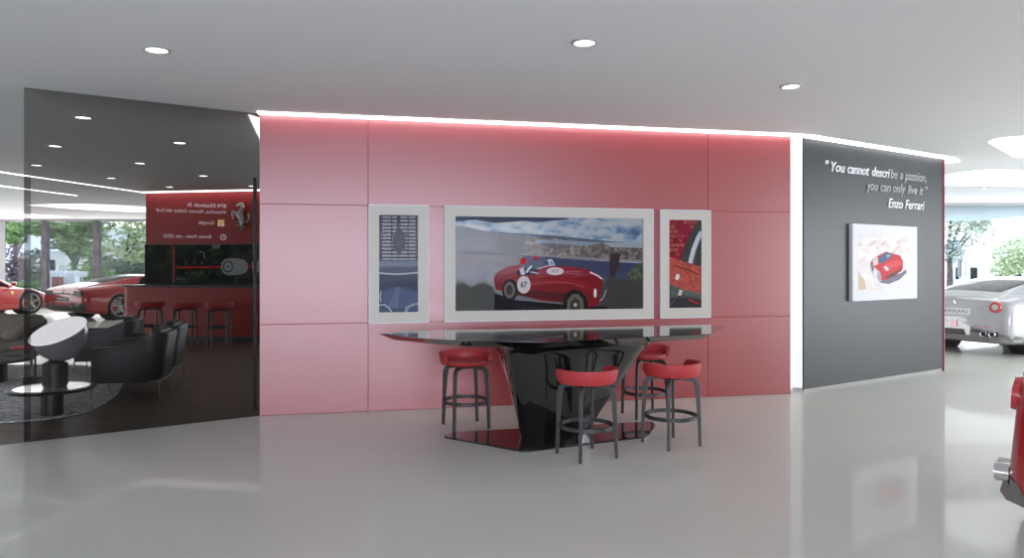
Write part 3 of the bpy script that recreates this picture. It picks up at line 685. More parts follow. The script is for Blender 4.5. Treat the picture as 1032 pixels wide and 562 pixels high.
p.poly([(172, 290), (205, 315), (222, 368), (190, 345), (174, 318)], K(226, 220, 222)); p.poly([(180, 270), (205, 247), (210, 285), (188, 296)], K(222, 205, 210))
p.poly([(210, 262), (248, 224), (284, 238), (262, 262), (222, 286)], K(70, 96, 128)); p.poly([(250, 240), (275, 238), (258, 255)], K(150, 185, 205))
p.poly([(226, 300), (262, 276), (330, 262), (336, 285), (300, 300), (240, 325)], K(214, 70, 72)); p.poly([(236, 300), (250, 296), (266, 316), (252, 322)], K(206, 214, 222)); p.poly([(312, 244), (322, 242), (334, 268), (326, 272)], K(180, 40, 48))
p.poly([(240, 350), (300, 322), (334, 300), (332, 318), (296, 346), (250, 364)], K(140, 44, 44)); p.poly([(268, 345), (300, 330), (296, 342), (272, 354)], K(60, 44, 50))
p.ell(214, 345, 9, 27, K(170, 170, 182), -.15); p.ell(180, 302, 6, 20, K(120, 116, 126), -.15)
p.build(t, 'print')

M['letter'] = mat('letter_white', (0.62, 0.63, 0.64), 0.35, 0.0)
M['letter_dim'] = mat('letter_dim_reflection', (0.32, 0.325, 0.33), 0.35, 0.0)  # same white letters, their dimmer reflection painted as a darker colour
t = thing('wall_quote', 'white italic quote lettering in three lines on the charcoal wall', 'lettering'); t.matrix_world = BW.M()
def line(parent, name, runs, px0, py0, px1, py1, h, bold):
    (ua, za), (ub, zb) = BW.uz(px0, py0), BW.uz(px1, py1); z = (za+zb)/2
    hh = h
    full = ''.join(r[0] for r in runs); tot = ub-ua
    def width(s_):
        me = text_mesh(s_+'|', .28); w = max(v.co.x for v in me.vertices); bpy.data.meshes.remove(me); return w
    w0 = width(''); W_ = width(full)-w0; cur = 0
    for s_, m, b in runs:
        k = 0
        while k < len(s_):
            if s_[k] == ' ': k += 1; continue
            e = k
            while e < len(s_) and s_[e] != ' ': e += 1
            a0 = width(full[:cur+k])-w0 if cur+k else 0; a1 = width(full[:cur+e])-w0; mb = MB()
            text_on(mb, s_[k:e], m, ua+a0/W_*tot, z if s_[k] != '"' else z+hh*.72, (a1-a0)/W_*tot*.97, hh, off=.012, shear=.28, bold=b, depth=.011)
            if s_[k] == '"': mb.v = [(x_, y_, z_-hh*.72) for x_, y_, z_ in mb.v]
            mb.build(name, parent, smooth=False, fix=False); k = e
        cur += len(s_)
line(t, 'quote_word', [('" You cannot descri', M['letter'], .006), ('be a passion,', M['letter_dim'], .0)], 831.5, 171.6, 933.5, 183.8, .118, 0)
line(t, 'quote_word', [('you can only live it "', M['letter_dim'], .0)], 872.5, 190.6, 934, 197.6, .118, 0)
line(t, 'signature_word', [('Enzo Ferrari', M['letter'], .006)], 894.6, 208.6, 931.5, 211.9, .118, 0)

# ------------------------------------------------------------------ bar table
zt = .9
top = [fl(382.5, 336.2, zt), fl(430.7, 341, zt), fl(473, 343.3, zt), fl(550, 344.6, zt), fl(645.7, 339.4, zt), fl(717, 336.2, zt), fl(732.5, 328.8, zt), fl(714, 327.0, zt), fl(550, 330.9, zt), fl(407, 333.2, zt)]
t = thing('bar_table', 'long black lacquered bar table with faceted pedestal before the red wall', 'table', (0, 0, 0))
low = offset_poly(top, .10)
mb = MB(); mb.prism(low, zt-.055, zt-.004, M['gloss'], top); mb.prism(top, zt-.004, zt, M['glosstop'])
mb.build('tabletop', t, smooth=False)
base = round_poly([fl(446, 441), fl(528, 456), fl(654, 440.5), fl(661.5, 428.6), fl(656, 425.8), fl(453, 436.8)], .05, 4)
mb = MB(); mb.prism(base, 0, .010, M['gloss']); mb.prism(base, .010, .014, M['gloss'], offset_poly(base, .004)); mb.build('base_plate', t, smooth=False)
def ray_poly(poly, c, ang):
    d = (math.cos(ang), math.sin(ang)); best = None
    for i in range(len(poly)):
        x1, y1 = poly[i][0]-c[0], poly[i][1]-c[1]; x2, y2 = poly[(i+1) % len(poly)][0]-c[0], poly[(i+1) % len(poly)][1]-c[1]
        ex, ey = x2-x1, y2-y1; den = d[0]*ey-d[1]*ex
        if abs(den) < 1e-9: continue
        s_ = (x1*ey-y1*ex)/den; q = (x1*d[1]-y1*d[0])/den
        if s_ > 0 and -1e-6 <= q <= 1+1e-6: best = s_ if best is None else min(best, s_)
    return best or .3
tp = round_poly(offset_poly(top, .14), .12, 3)
bt = round_poly([(.05, 6.22), (.12, 6.12), (.58, 6.15), (.69, 6.33), (.60, 6.56), (.16, 6.50)], .07, 3)
ct, cb = (.30, 6.20), (.36, 6.32)
zs = [.012, .03, .08, .2, .35, .5, .62, .72, .78, .81, .83, .845, .852]
def interp(x, xs, ys):
    for i in range(len(xs)-1):
        if x <= xs[i+1]: return ys[i]+(ys[i+1]-ys[i])*(x-xs[i])/(xs[i+1]-xs[i])
    return ys[-1]
G = []
n = 72
for z in zs:
    pl_ = interp(z, [0, .08, .3, .56, .74, .79, .82, .84, .852], [-.02, .01, .08, .155, .215, .26, .36, .58, 1])
    pr_ = interp(z, [0, .08, .31, .54, .714, .79, .82, .845, .852], [-.03, .04, .20, .355, .47, .56, .66, .86, 1])
    row = []
    for k in range(n):
        a = 2*math.pi*k/n
        w = .5+.5*math.cos(a-math.radians(-40)); w = min(1, max(0, (w-.2)/.35)); w = w*w*(3-2*w)
        p_ = pl_*(1-w)+pr_*w
        rb, rt = ray_poly(bt, cb, a), ray_poly(tp, ct, a)
        x = cb[0]*(1-p_)+ct[0]*p_+math.cos(a)*(rb*(1-p_)+rt*p_); y = cb[1]*(1-p_)+ct[1]*p_+math.sin(a)*(rb*(1-p_)+rt*p_)
        row.append((x, y, z))
    G.append(row)
mb = MB(); mb.grid(G, M['gloss'], closev=True); mb.build('pedestal', t, ang=28)

# ------------------------------------------------------------------ stools
def make_stool(leg_h, ring_z, label, group):
    """back of the stool towards local -x; legs on the diagonals"""
    t = thing('bar_stool', label, 'stool', (0, 0, 0), 0, group)
    z0 = leg_h
    mb = MB(); r = .205
    mb.lathe([(0, z0+.004), (.10, z0+.002), (.17, z0+.006), (r-.012, z0+.016), (r, z0+.032), (r-.006, z0+.048), (r-.03, z0+.052), (.12, z0+.042), (0, z0+.038)], 40, M['leather_red'])
    mb.build('seat', t)
    G = []; N = 44; a1 = math.radians(112)
    for i in range(N+1):
        s_ = -1+2*i/N; a = math.pi+s_*a1
        e = max(0, 1-abs(s_)); f = min(1, (e/.10))**.5 if e < .10 else 1
        h = .105*(.25+.75*f); zb = z0+.022+(.105-h)*.35
        ro, ri = .232, .205; row = []
        for (rr, zz) in ((ri, .0), (ri+.003, .5), (ri+.010, .93), (ri+.018, 1.0), (ro+.016, .98), (ro+.016, .88), (ro+.010, .5), (ro, .06), (ro-.008, -.06), (ri+.004, -.06)):
            row.append((rr*math.cos(a), rr*math.sin(a), zb+zz*h))
        G.append(row)
    mb = MB(); mb.grid(G, M['leather_red'], closev=True)
    L = len(G[0]); mb.f += [list(range(L))[::-1], list(range(N*L, N*L+L))]; mb.m += [0, 0]
    mb.build('backrest', t, ang=50)
    for k in range(4):
        a = math.pi/4+k*math.pi/2; c, s_ = math.cos(a), math.sin(a)
        path = [(.236, 0), (.226, leg_h*.5), (.215, leg_h-.10), (.211, leg_h-.062), (.198, leg_h-.032), (.170, leg_h-.017), (.08, leg_h-.013)]
        wid = [.015, .019, .025, .028, .027, .022, .015]; thk = [.012, .012, .0125, .013, .013, .013, .012]
        vs = []; 
        for i, ((rr, z), w, h) in enumerate(zip(path, wid, thk)):
            p0 = path[max(0, i-1)]; p1 = path[min(len(path)-1, i+1)]; dx, dz = p1[0]-p0[0], p1[1]-p0[1]; q = math.hypot(dx, dz); nx, nz = dz/q, -dx/q
            for (sa, sb) in ((-1, -1), (1, -1), (1, 1), (-1, 1)):
                R_ = rr+nx*w*sa*.8; Z_ = z+nz*w*sa*.8; q_ = h*sb
                vs.append((R_*c-q_*s_, R_*s_+q_*c, max(0, Z_)))
        fs = [(0, 3, 2, 1), tuple(range(len(vs)-4, len(vs)))]
        for i in range(len(path)-1):
            for j in range(4): fs.append((i*4+j, i*4+(j+1) % 4, i*4+4+(j+1) % 4, i*4+4+j))
        MB().add(vs, fs, M['ash']).build('leg', t, smooth=False, bevel=.002)
    rr = .213
    MB().lathe([(rr, ring_z-.016), (rr+.004, ring_z-.014), (rr+.004, ring_z+.014), (rr, ring_z+.016), (rr-.016, ring_z+.014), (rr-.016, ring_z-.014), (rr, ring_z-.016)], 48, M['ash']).build('footrest_ring', t)
    MB().lathe([(0, z0-.02), (.085, z0-.018), (.09, z0-.006), (.085, z0+.006), (0, z0+.006)], 24, M['black']).build('seat_mount', t)
    return t
R = math.radians
grp = 'red bar stools at the black table'
s1 = make_stool(.565, .24, 'red stool at the front centre of the table, its back to us', grp)
s1.location = (.583, 5.594, 0); s1.rotation_euler = (0, 0, R(-62+180))
dup(s1, (1.325, 5.956, 0), R(-62+180), 'red stool at front right of the table, its back to us')
dup(s1, (-.426, 6.60, 0), R(112+180), 'red stool behind the left half of the table, seat facing us')
dup(s1, (1.315, 7.07, 0), R(105+180), 'red stool behind the table, partly hidden by the front right stool')

# ------------------------------------------------------------------ lounge furniture
# bar counter in front of the rear wall
t = thing('bar_counter', 'long red bar counter at the back of the lounge behind the glass', 'counter'); t.matrix_world = LR.M()
cz = 1.085
mb = MB(); mb.prism(round_poly([(-.05, -.66), (3.3, -.66), (3.3, -.002), (-.05, -.002)], .18, 6), .10, cz-.04, M['lounge_red']); mb.build('body', t, smooth=True, ang=40)
MB().prism(round_poly([(.02, -.60), (3.28, -.60), (3.28, -.02), (.02, -.02)], .15, 6), 0.004, .10, M['black']).build('plinth', t, smooth=False)
MB().prism(round_poly([(-.10, -.72), (3.34, -.72), (3.34, -.002), (-.10, -.002)], .2, 6), cz-.04, cz, M['black']).build('worktop', t, smooth=False, bevel=.006)
grp = 'bar stools at the lounge counter'
s2 = make_stool(.69, .37, 'dark-legged bar stool at the left end of the lounge counter', grp)
def stool_at(px, Y): return (at(px, Y), Y, .004)
s2.location = stool_at(151, 13.05); s2.rotation_euler = (0, 0, R(-80+180))
dup(s2, stool_at(186.5, 12.95), R(-80+180), 'dark-legged bar stool in the middle of the lounge counter')
dup(s2, stool_at(221, 12.8), R(-80+180), 'dark-legged bar stool at the lounge counter nearest the black post')

# two screens on the rear wall
t = thing('display_screen', 'dark wall screen with a red stripe and a silver car lamp, behind the glass', 'screen'); t.matrix_world = LR.M()
a = LR.uz(178, 246); b = LR.uz(264, 288); LT = LR.uz(178, 246)[1]; LB = max(1.087, LR.uz(178, 286.5)[1])
MB().box(((a[0]+b[0])/2, -.03, (LT+LB)/2), (b[0]-a[0], .06, LT-LB), M['black']).build('housing', t, smooth=False)
p = Print(LR, .061, 130, 180, 4.68)
leafp = noisy('print_reflected_foliage', [(0.42, lin(26, 32, 28)), (0.56, lin(48, 58, 46)), (0.7, lin(84, 96, 74))], scale=7, detail=8, rough=.6, spec=.1)  # reflected foliage painted into the dark screen colour
p.poly([(226, 314), (620, 311), (620, 494), (226, 498)], leafp)
p.poly([(440, 400), (520, 345), (620, 340), (620, 470), (520, 470)], K(62, 62, 66))
p.line([(232, 418), (620, 414)], 10, K(205, 32, 36))
for x in (245, 322, 408): p.line([(x, 410), (x, 426)], 4, K(40, 36, 36))
p.line([(340, 340), (362, 352), (366, 378)], 6, K(150, 155, 158)); p.poly([(400, 312), (440, 312), (436, 330), (404, 330)], K(120, 130, 120))
p.poly([(442, 415), (446, 392), (462, 378), (500, 374), (548, 380), (568, 398), (570, 422), (560, 442), (530, 452), (480, 456), (452, 445)], K(176, 178, 182))
p.ell(475, 414, 24, 28, K(70, 72, 74)); p.ell(475, 414, 18, 21, K(190, 192, 194)); p.ell(475, 414, 8, 9, K(120, 122, 124))
p.poly([(588, 390), (620, 386), (620, 440), (590, 438)], K(178, 180, 184)); p.line([(570, 340), (600, 352)], 8, K(140, 40, 44))
for x, y in ((278, 392), (316, 390), (352, 392), (278, 440), (314, 442), (350, 440), (390, 438)): p.line([(x, y), (x, y+9)], 4, K(150, 155, 150))
p.line([(232, 474), (275, 468)], 5, K(120, 124, 120))
p.build(t, 'display')
t = thing('display_screen', 'dark wall screen with painted foliage reflection left of the red divider, behind the glass', 'screen'); t.matrix_world = LR.M()
a = LR.uz(147.3, 246); b = LR.uz(176, 288)
MB().box(((a[0]+b[0])/2+.005, -.03, (LT+LB)/2), (b[0]-a[0]-.01, .06, LT-LB), M['black']).build('housing', t, smooth=False)
p = Print(LR, .061, 130, 180, 4.68); p.poly([(84, 314), (214, 314), (214, 496), (84, 494)], leafp); p.build(t, 'display')
a = LR.uz(177, 248)
o = MB().box((a[0], -.035, (LT+LB)/2), (.03, .07, LT-LB-.06), M['lounge_red']).build('divider_bar', smooth=False); o.matrix_world = LR.M()
tag(o, 'thin upright red bar between the two lounge screens', 'divider')

# rearing horse emblem, cast metal
t = thing('horse_emblem', 'cast metal rearing horse emblem on the rear red wall behind the glass', 'emblem'); t.matrix_world = LR.M()
M['cast'] = mat('cast_metal', (0.33, 0.33, 0.30), 0.35, 0.8)
def hp(x, y): u, z = LR.uz(228+x/15.18, 195+y/15.18); return (u, -.06, z)
mb = MB(); kk = 14.5/720/15.18
def limb(pts, rad): mb.tube([hp(*q) for q in pts], [r_*kk*1.0 for r_ in rad], M['cast'], 10)
limb([(238, 140), (262, 165), (285, 215), (262, 265), (240, 300), (240, 350), (268, 400), (290, 445)], [8, 34, 34, 36, 50, 48, 44, 30])
limb([(262, 165), (215, 180), (182, 196)], [30, 24, 14])
limb([(215, 310), (160, 300), (130, 272), (118, 320), (140, 395)], [30, 24, 18, 15, 9]); limb([(220, 330), (180, 330), (150, 300), (170, 350)], [26, 20, 14, 8])
limb([(285, 430), (275, 480), (268, 505), (275, 520), (235, 565)], [38, 34, 22, 15, 12]); limb([(275, 430), (240, 450), (215, 440), (172, 432)], [34, 24, 13, 8]); limb([(268, 470), (235, 490), (168, 484)], [22, 14, 8])
limb([(300, 440), (345, 435), (375, 390), (372, 330), (362, 290)], [14, 18, 15, 18, 6])
mb.build('horse', t)

# reflected caption, painted on the glass as mirrored lettering
M['vinyl'] = vinyl('pale_reflection', (.60, .55, .55), .5); M['reflection_paint_o'] = vinyl('ochre_reflection', (.60, .38, .12), .6)
t = thing('reflected_caption', 'reflected address caption painted as faint mirrored lettering on the smoked glass', 'lettering'); t.matrix_world = GW.M()
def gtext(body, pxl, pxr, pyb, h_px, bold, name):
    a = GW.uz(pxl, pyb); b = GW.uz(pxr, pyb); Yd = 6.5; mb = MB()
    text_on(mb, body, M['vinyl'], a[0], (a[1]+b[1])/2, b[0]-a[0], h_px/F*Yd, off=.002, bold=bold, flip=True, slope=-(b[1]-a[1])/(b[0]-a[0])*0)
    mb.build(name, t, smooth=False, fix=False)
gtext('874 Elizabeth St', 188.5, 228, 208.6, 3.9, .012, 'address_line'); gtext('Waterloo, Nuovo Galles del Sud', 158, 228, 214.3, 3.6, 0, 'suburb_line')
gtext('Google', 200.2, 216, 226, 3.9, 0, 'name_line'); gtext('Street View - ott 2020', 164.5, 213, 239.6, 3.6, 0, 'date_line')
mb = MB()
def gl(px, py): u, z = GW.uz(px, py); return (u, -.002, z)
mb.add([gl(219.4, 221.3), gl(226, 221.3), gl(226, 224.5), gl(222.5, 224.8), gl(222.6, 228), gl(219.4, 228)], [(0, 1, 2, 3, 4, 5)], M['reflection_paint_o'])
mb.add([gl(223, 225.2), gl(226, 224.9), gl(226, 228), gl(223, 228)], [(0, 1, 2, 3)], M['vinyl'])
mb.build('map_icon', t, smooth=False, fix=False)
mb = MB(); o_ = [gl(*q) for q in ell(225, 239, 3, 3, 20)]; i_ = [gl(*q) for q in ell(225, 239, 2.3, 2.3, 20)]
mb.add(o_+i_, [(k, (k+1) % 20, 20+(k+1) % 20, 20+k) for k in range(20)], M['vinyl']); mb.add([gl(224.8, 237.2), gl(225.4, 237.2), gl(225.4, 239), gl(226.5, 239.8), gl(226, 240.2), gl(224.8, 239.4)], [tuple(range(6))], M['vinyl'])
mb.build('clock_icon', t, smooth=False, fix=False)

# low round table with the big bowl lamp
x, y = fl(52.5, 419.5)
t = thing('low_table', 'low round table with pale top and dark rim behind the glass', 'table', (x, y, .022))
zt_ = .27
MB().lathe([(0, 0), (.098, 0), (.098, zt_-.03)], 32, M['black']).build('pedestal', t)
MB().lathe([(.28, zt_-.03), (.37, zt_-.03), (.385, zt_-.012), (.375, zt_), (.325, zt_+.002), (.325, zt_-.006), (0, zt_-.006)], 48, M['black']).build('rim', t)
MB().lathe([(0, zt_-.001), (.325, zt_-.001)], 48, mat('pale_stone', (.62, .62, .60), .12, coat=1)).build('top', t)
z = .022+zt_-.001
t = thing('table_lamp', 'bowl lamp with tilted white disc on ribbed dark base behind the glass', 'lamp', (x+.03, y, z+.001), R(40))
mb = MB(); prof = [(0, 0), (.10, 0), (.10, .02), (.106, .02), (.106, .235), (.10, .24), (.085, .245), (.06, .262)]
mb.lathe(prof, 36, mat('brown_fluted_metal', (.045, .035, .032), .4, .4))
for k in range(24):
    a = 2*math.pi*k/24; mb.box((.108*math.cos(a), .108*math.sin(a), .128), (.006, .010, .21), M['black'], a)
mb.build('base', t)
Mt = Matrix.Translation((.025, -.01, .545)) @ Matrix.Rotation(R(-24), 4, 'Y') @ Matrix.Rotation(R(15), 4, 'X')
bowl = []
for i in range(17):
    a = math.pi/2*i/16; bowl.append((.255*math.sin(a)**.85, -.30*math.cos(a)))
mb = MB(); mb.lathe(bowl, 48, mat('grey_glass_bowl', (.26, .265, .28), .12, coat=1), Mt); mb.build('bowl', t, ang=60)
mb = MB(); mb.lathe([(.255, 0), (.262, .006), (.255, .014), (.235, .008), (.12, -.004), (0, -.008)], 48, mat('white_reflector', (.80, .81, .84), .35, emit=.5, ecol=(.95, .96, 1)), Mt); mb.build('reflector', t, ang=60)

# sofa at the far left
def cushion(mb, c, d, m, rz=0): mb.box(c, d, m, rz)
x, y = fl(-48, 362); y = 10.0; x = at(-46, y)
t = thing('sofa', 'taupe leather sofa with winged back at the far left of the lounge', 'sofa', (x, y, .022))
wdt = 2 * (at(27, y)-at(-46, y))
MB().box((0, 0, .22), (wdt*.94, .86, .16), M['bleather']).build('seat', t, bevel=.06, seg=4)
G = []
for i in range(25):
    s_ = -1+2*i/24; xx = s_*wdt*.52; curl = abs(s_)**6
    row = []
    for (dy, zz) in ((.30, .22), (.33, .45), (.40, .62), (.46, .70), (.52, .72), (.52, .66), (.46, .50), (.44, .22)):
        row.append((xx*.94+math.copysign(1, s_)*curl*.22*max(0, zz-.2), dy-curl*.22*zz, zz-curl*.10*max(0, zz-.3)+.02))
    G.append(row)
mb = MB(); mb.grid(G, M['bleather'], closev=True); L = len(G[0]); mb.f += [list(range(L)), list(range(24*L, 25*L))]; mb.m += [0, 0]; mb.build('backrest', t, sub=1, ang=180)
for a_ in (-1, 1):
    MB().tube([(a_*(wdt*.5+.10), .20, .70), (a_*(wdt*.5+.04), .14, .69), (a_*(wdt*.5-.05), .06, .65), (a_*(wdt*.5-.14), -.02, .57), (a_*(wdt*.5-.19), -.08, .45), (a_*(wdt*.5-.21), -.10, .40)], [.05, .085, .10, .10, .09, .05], M['bleather'], 16).build('bolster', t, ang=80)
for k in range(3): MB().box((-wdt*.31+k*wdt*.31, -.04, .36), (wdt*.30, .78, .15), M['bleather']).build('seat_cushion', t, bevel=.06, seg=4)
for k in range(3):
    o = MB().box((0, 0, 0), (wdt*.26, .16, .42), M['bleather']).build('back_cushion', t, bevel=.07, seg=4); o.location = (-wdt*.31+k*wdt*.31, .22, .56); o.rotation_euler = (R(-18), 0, 0)
for a_ in (-1, 1):
    for b_ in (-1, 1): MB().tube([(a_*wdt*.42, b_*.34, 0), (a_*wdt*.42, b_*.34, .16)], .018, M['black']).build('leg', t)

# small dark round table and slim red-topped table
x, y = fl(-3, 386)
t = thing('side_table', 'dark round side table before the sofa at the far left', 'table', (x, y, .022))
MB().lathe([(0, 0), (.11, 0), (.11, .25)], 32, M['black']).build('pedestal', t)
MB().lathe([(0, .25), (.36, .25), (.40, .262), (.40, .285), (.385, .292), (0, .292)], 48, M['dleather']).build('top', t)
x, y = fl(35.5, 388)
t = thing('accent_table', 'slim accent table with red top and black block base behind the glass', 'table', (x, y, .022))
MB().box((0, 0, .045), (.19, .19, .09), M['black']).build('base', t, smooth=False, bevel=.008)
MB().tube([(0, 0, .09), (0, 0, .44)], .012, M['black']).build('rod', t)
MB().lathe([(0, .44), (.15, .44), (.16, .448), (.16, .456), (.15, .46), (0, .456)], 32, M['leather_red'], Matrix.Translation((-.12, 0, 0))).build('top', t)

# leather armchairs: arm end to local -x, back at +x
def make_armchair(label, group):
    t = thing('armchair', label, 'armchair', (0, 0, 0), 0, group)
    path = []
    hx, hy, rr = .36, .36, .17
    path.append((-hx, -hy)); path.append((-.1, -hy)); path.append((hx-rr, -hy))
    for k in range(1, 6): a = -math.pi/2+math.pi/2*k/6; path.append((hx-rr+rr*math.cos(a), -hy+rr+rr*math.sin(a)))
    path.append((hx, -hy+rr)); path.append((hx, 0)); path = path+[(x_, -y_) for x_, y_ in path[::-1][1:]]
    P = []
    for i in range(len(path)-1):
        for k in range(3):
            f = k/3; P.append((path[i][0]*(1-f)+path[i+1][0]*f, path[i][1]*(1-f)+path[i+1][1]*f))
    P.append(path[-1])
    G = []
    for i, (px_, py_) in enumerate(P):
        a = P[max(0, i-1)]; b = P[min(len(P)-1, i+1)]; d = Vector((b[0]-a[0], b[1]-a[1])).normalized(); nx, ny = d.y, -d.x
        q = min(1, max(0, (px_+.10)/.40)); q = q*q*(3-2*q); h = .565+.14*q
        row = []
        for (off, zz) in ((-.030, .20), (.0, .17), (.02, .2), (.028, .5), (.040, .9), (.030, 1.0), (.0, 1.005), (-.022, .96), (-.03, .6)):
            z_ = zz if zz < .3 and zz >= .17 and off < .021 and zz <= .2 else .2+(h-.2)*zz
            lean = .06*q*max(0, z_-.3)/.45
            row.append((px_+nx*off+lean, py_+ny*off, z_))
        G.append(row)
    mb = MB(); mb.grid(G, M['dleather'], closev=True); L = len(G[0]); n_ = len(G)
    mb.f += [list(range(L)), list(range((n_-1)*L, n_*L))]; mb.m += [0, 0]
    mb.build('shell', t, ang=60)
    MB().box((-.03, 0, .25), (.70, .66, .12), M['dleather']).build('seat_base', t, bevel=.02)
    MB().box((-.05, 0, .37), (.66, .60, .13), M['dleather']).build('seat_cushion', t, bevel=.045, seg=4)
    o = MB().box((0, 0, 0), (.13, .58, .36), M['dleather']).build('back_cushion', t, bevel=.05, seg=4); o.location = (.28, 0, .58); o.rotation_euler = (0, R(12), 0)
    MB().tube([(-.36, -.34, .175), (.36, -.34, .175), (.36, .34, .175), (-.36, .34, .175)], .011, M['diff_grey'], 8, closed=True).build('frame', t)
    for a_ in (-1, 1):
        for b_ in (-1, 1): MB().tube([(a_*.37, b_*.345, 0), (a_*.36, b_*.34, .175)], [.008, .011], M['diff_grey'], 8).build('leg', t)
    return t
grp = 'dark leather armchairs in the lounge'
c1 = make_armchair('nearest dark leather armchair on thin legs behind the glass', grp)
c1.location = (-4.33, 8.18, .0225); c1.rotation_euler = (0, 0, R(12)); c1.scale = (.94, .84, 1)
dup(c1, (-4.63, 9.13, .0225), R(12), 'dark leather armchair close behind the nearest one, farther right')
dup(c1, (-5.62, 9.95, .0225), R(16), 'dark leather armchair farthest back in the lounge, in front of the red car')

# ------------------------------------------------------------------ cars
def hermite(xs, ys, x):
    n = len(xs)
    if x <= xs[0]: return ys[0]
    if x >= xs[-1]: return ys[-1]
    i = max(k for k in range(n-1) if xs[k] <= x)
    def sl(k):
        if k == 0: return (ys[1]-ys[0])/(xs[1]-xs[0])
        if k == n-1: return (ys[-1]-ys[-2])/(xs[-1]-xs[-2])
        a = (ys[k]-ys[k-1])/(xs[k]-xs[k-1]); b = (ys[k+1]-ys[k])/(xs[k+1]-xs[k])
        return 0 if a*b <= 0 else 2*a*b/(a+b)
    h = xs[i+1]-xs[i]; t = (x-xs[i])/h
    return ys[i]*(2*t**3-3*t*t+1)+h*sl(i)*(t**3-2*t*t+t)+ys[i+1]*(-2*t**3+3*t*t)+h*sl(i+1)*(t**3-t*t)
def crom(pts, sub):
    out = []; n = len(pts)
    for i in range(n-1):
        p0, p1, p2, p3 = pts[max(0, i-1)], pts[i], pts[i+1], pts[min(n-1, i+2)]
        for k in range(sub):
            t = k/sub; out.append(tuple(.5*((2*p1[j])+(-p0[j]+p2[j])*t+(2*p0[j]-5*p1[j]+4*p2[j]-p3[j])*t*t+(-p0[j]+3*p1[j]-3*p2[j]+p3[j])*t**3) for j in range(2)))
    out.append(pts[-1]); return out
#        x      w    zb   zw   zsh  ysh  yb   zbelt yr   zr    zc
MID = [(-2.285, .80, .40, .60, .80, .74, .60, .83, .46, .84, .85), (-2.22, .87, .30, .60, .83, .79, .63, .86, .48, .87, .88), (-2.05, .93, .22, .60, .86, .84, .64, .89, .49, .91, .92),
       (-1.75, .965, .17, .56, .885, .86, .64, .92, .50, .955, .97), (-1.3, .975, .15, .52, .91, .865, .66, .95, .52, 1.03, 1.06), (-.7, .955, .14, .45, .875, .865, .74, .92, .55, 1.13, 1.165),
       (-.15, .94, .13, .42, .83, .87, .77, .88, .57, 1.165, 1.21), (.4, .94, .13, .42, .79, .865, .77, .83, .58, 1.12, 1.165), (.8, .945, .13, .42, .765, .85, .76, .80, .60, .98, 1.01),
       (1.15, .95, .13, .42, .755, .84, .71, .765, .54, .80, .82), (1.4, .95, .13, .42, .75, .82, .68, .745, .5, .735, .735), (1.75, .93, .14, .42, .66, .77, .6, .66, .42, .645, .64),
       (2.05, .86, .15, .40, .54, .68, .52, .55, .35, .55, .55), (2.22, .74, .17, .36, .44, .56, .42, .46, .26, .465, .47), (2.285, .58, .22, .33, .39, .46, .34, .40, .2, .405, .41)]
GT = [(-2.31, .75, .27, .62, .86, .70, .58, .90, .44, .91, .92), (-2.26, .84, .235, .62, .89, .77, .62, .925, .46, .94, .95), (-2.12, .91, .20, .62, .915, .82, .64, .95, .48, .975, .985),
      (-1.85, .955, .19, .60, .94, .855, .66, .975, .50, 1.03, 1.05), (-1.35, .97, .16, .55, .955, .86, .69, .99, .53, 1.125, 1.155), (-.8, .96, .14, .48, .925, .86, .73, .96, .55, 1.205, 1.24),
      (-.2, .95, .13, .45, .89, .865, .75, .92, .56, 1.235, 1.273), (.3, .95, .13, .45, .86, .86, .75, .89, .57, 1.17, 1.21), (.75, .95, .13, .45, .84, .855, .73, .865, .6, .99, 1.03),
      (1.05, .955, .13, .45, .83, .845, .69, .845, .5, .885, .90), (1.4, .96, .13, .45, .805, .83, .65, .81, .45, .825, .83), (1.85, .93, .14, .43, .69, .77, .58, .70, .4, .715, .72),
      (2.12, .84, .16, .40, .55, .66, .5, .57, .32, .58, .585), (2.25, .72, .18, .37, .46, .55, .4, .48, .24, .485, .49), (2.31, .58, .24, .35, .41, .46, .34, .42, .2, .425, .43)]
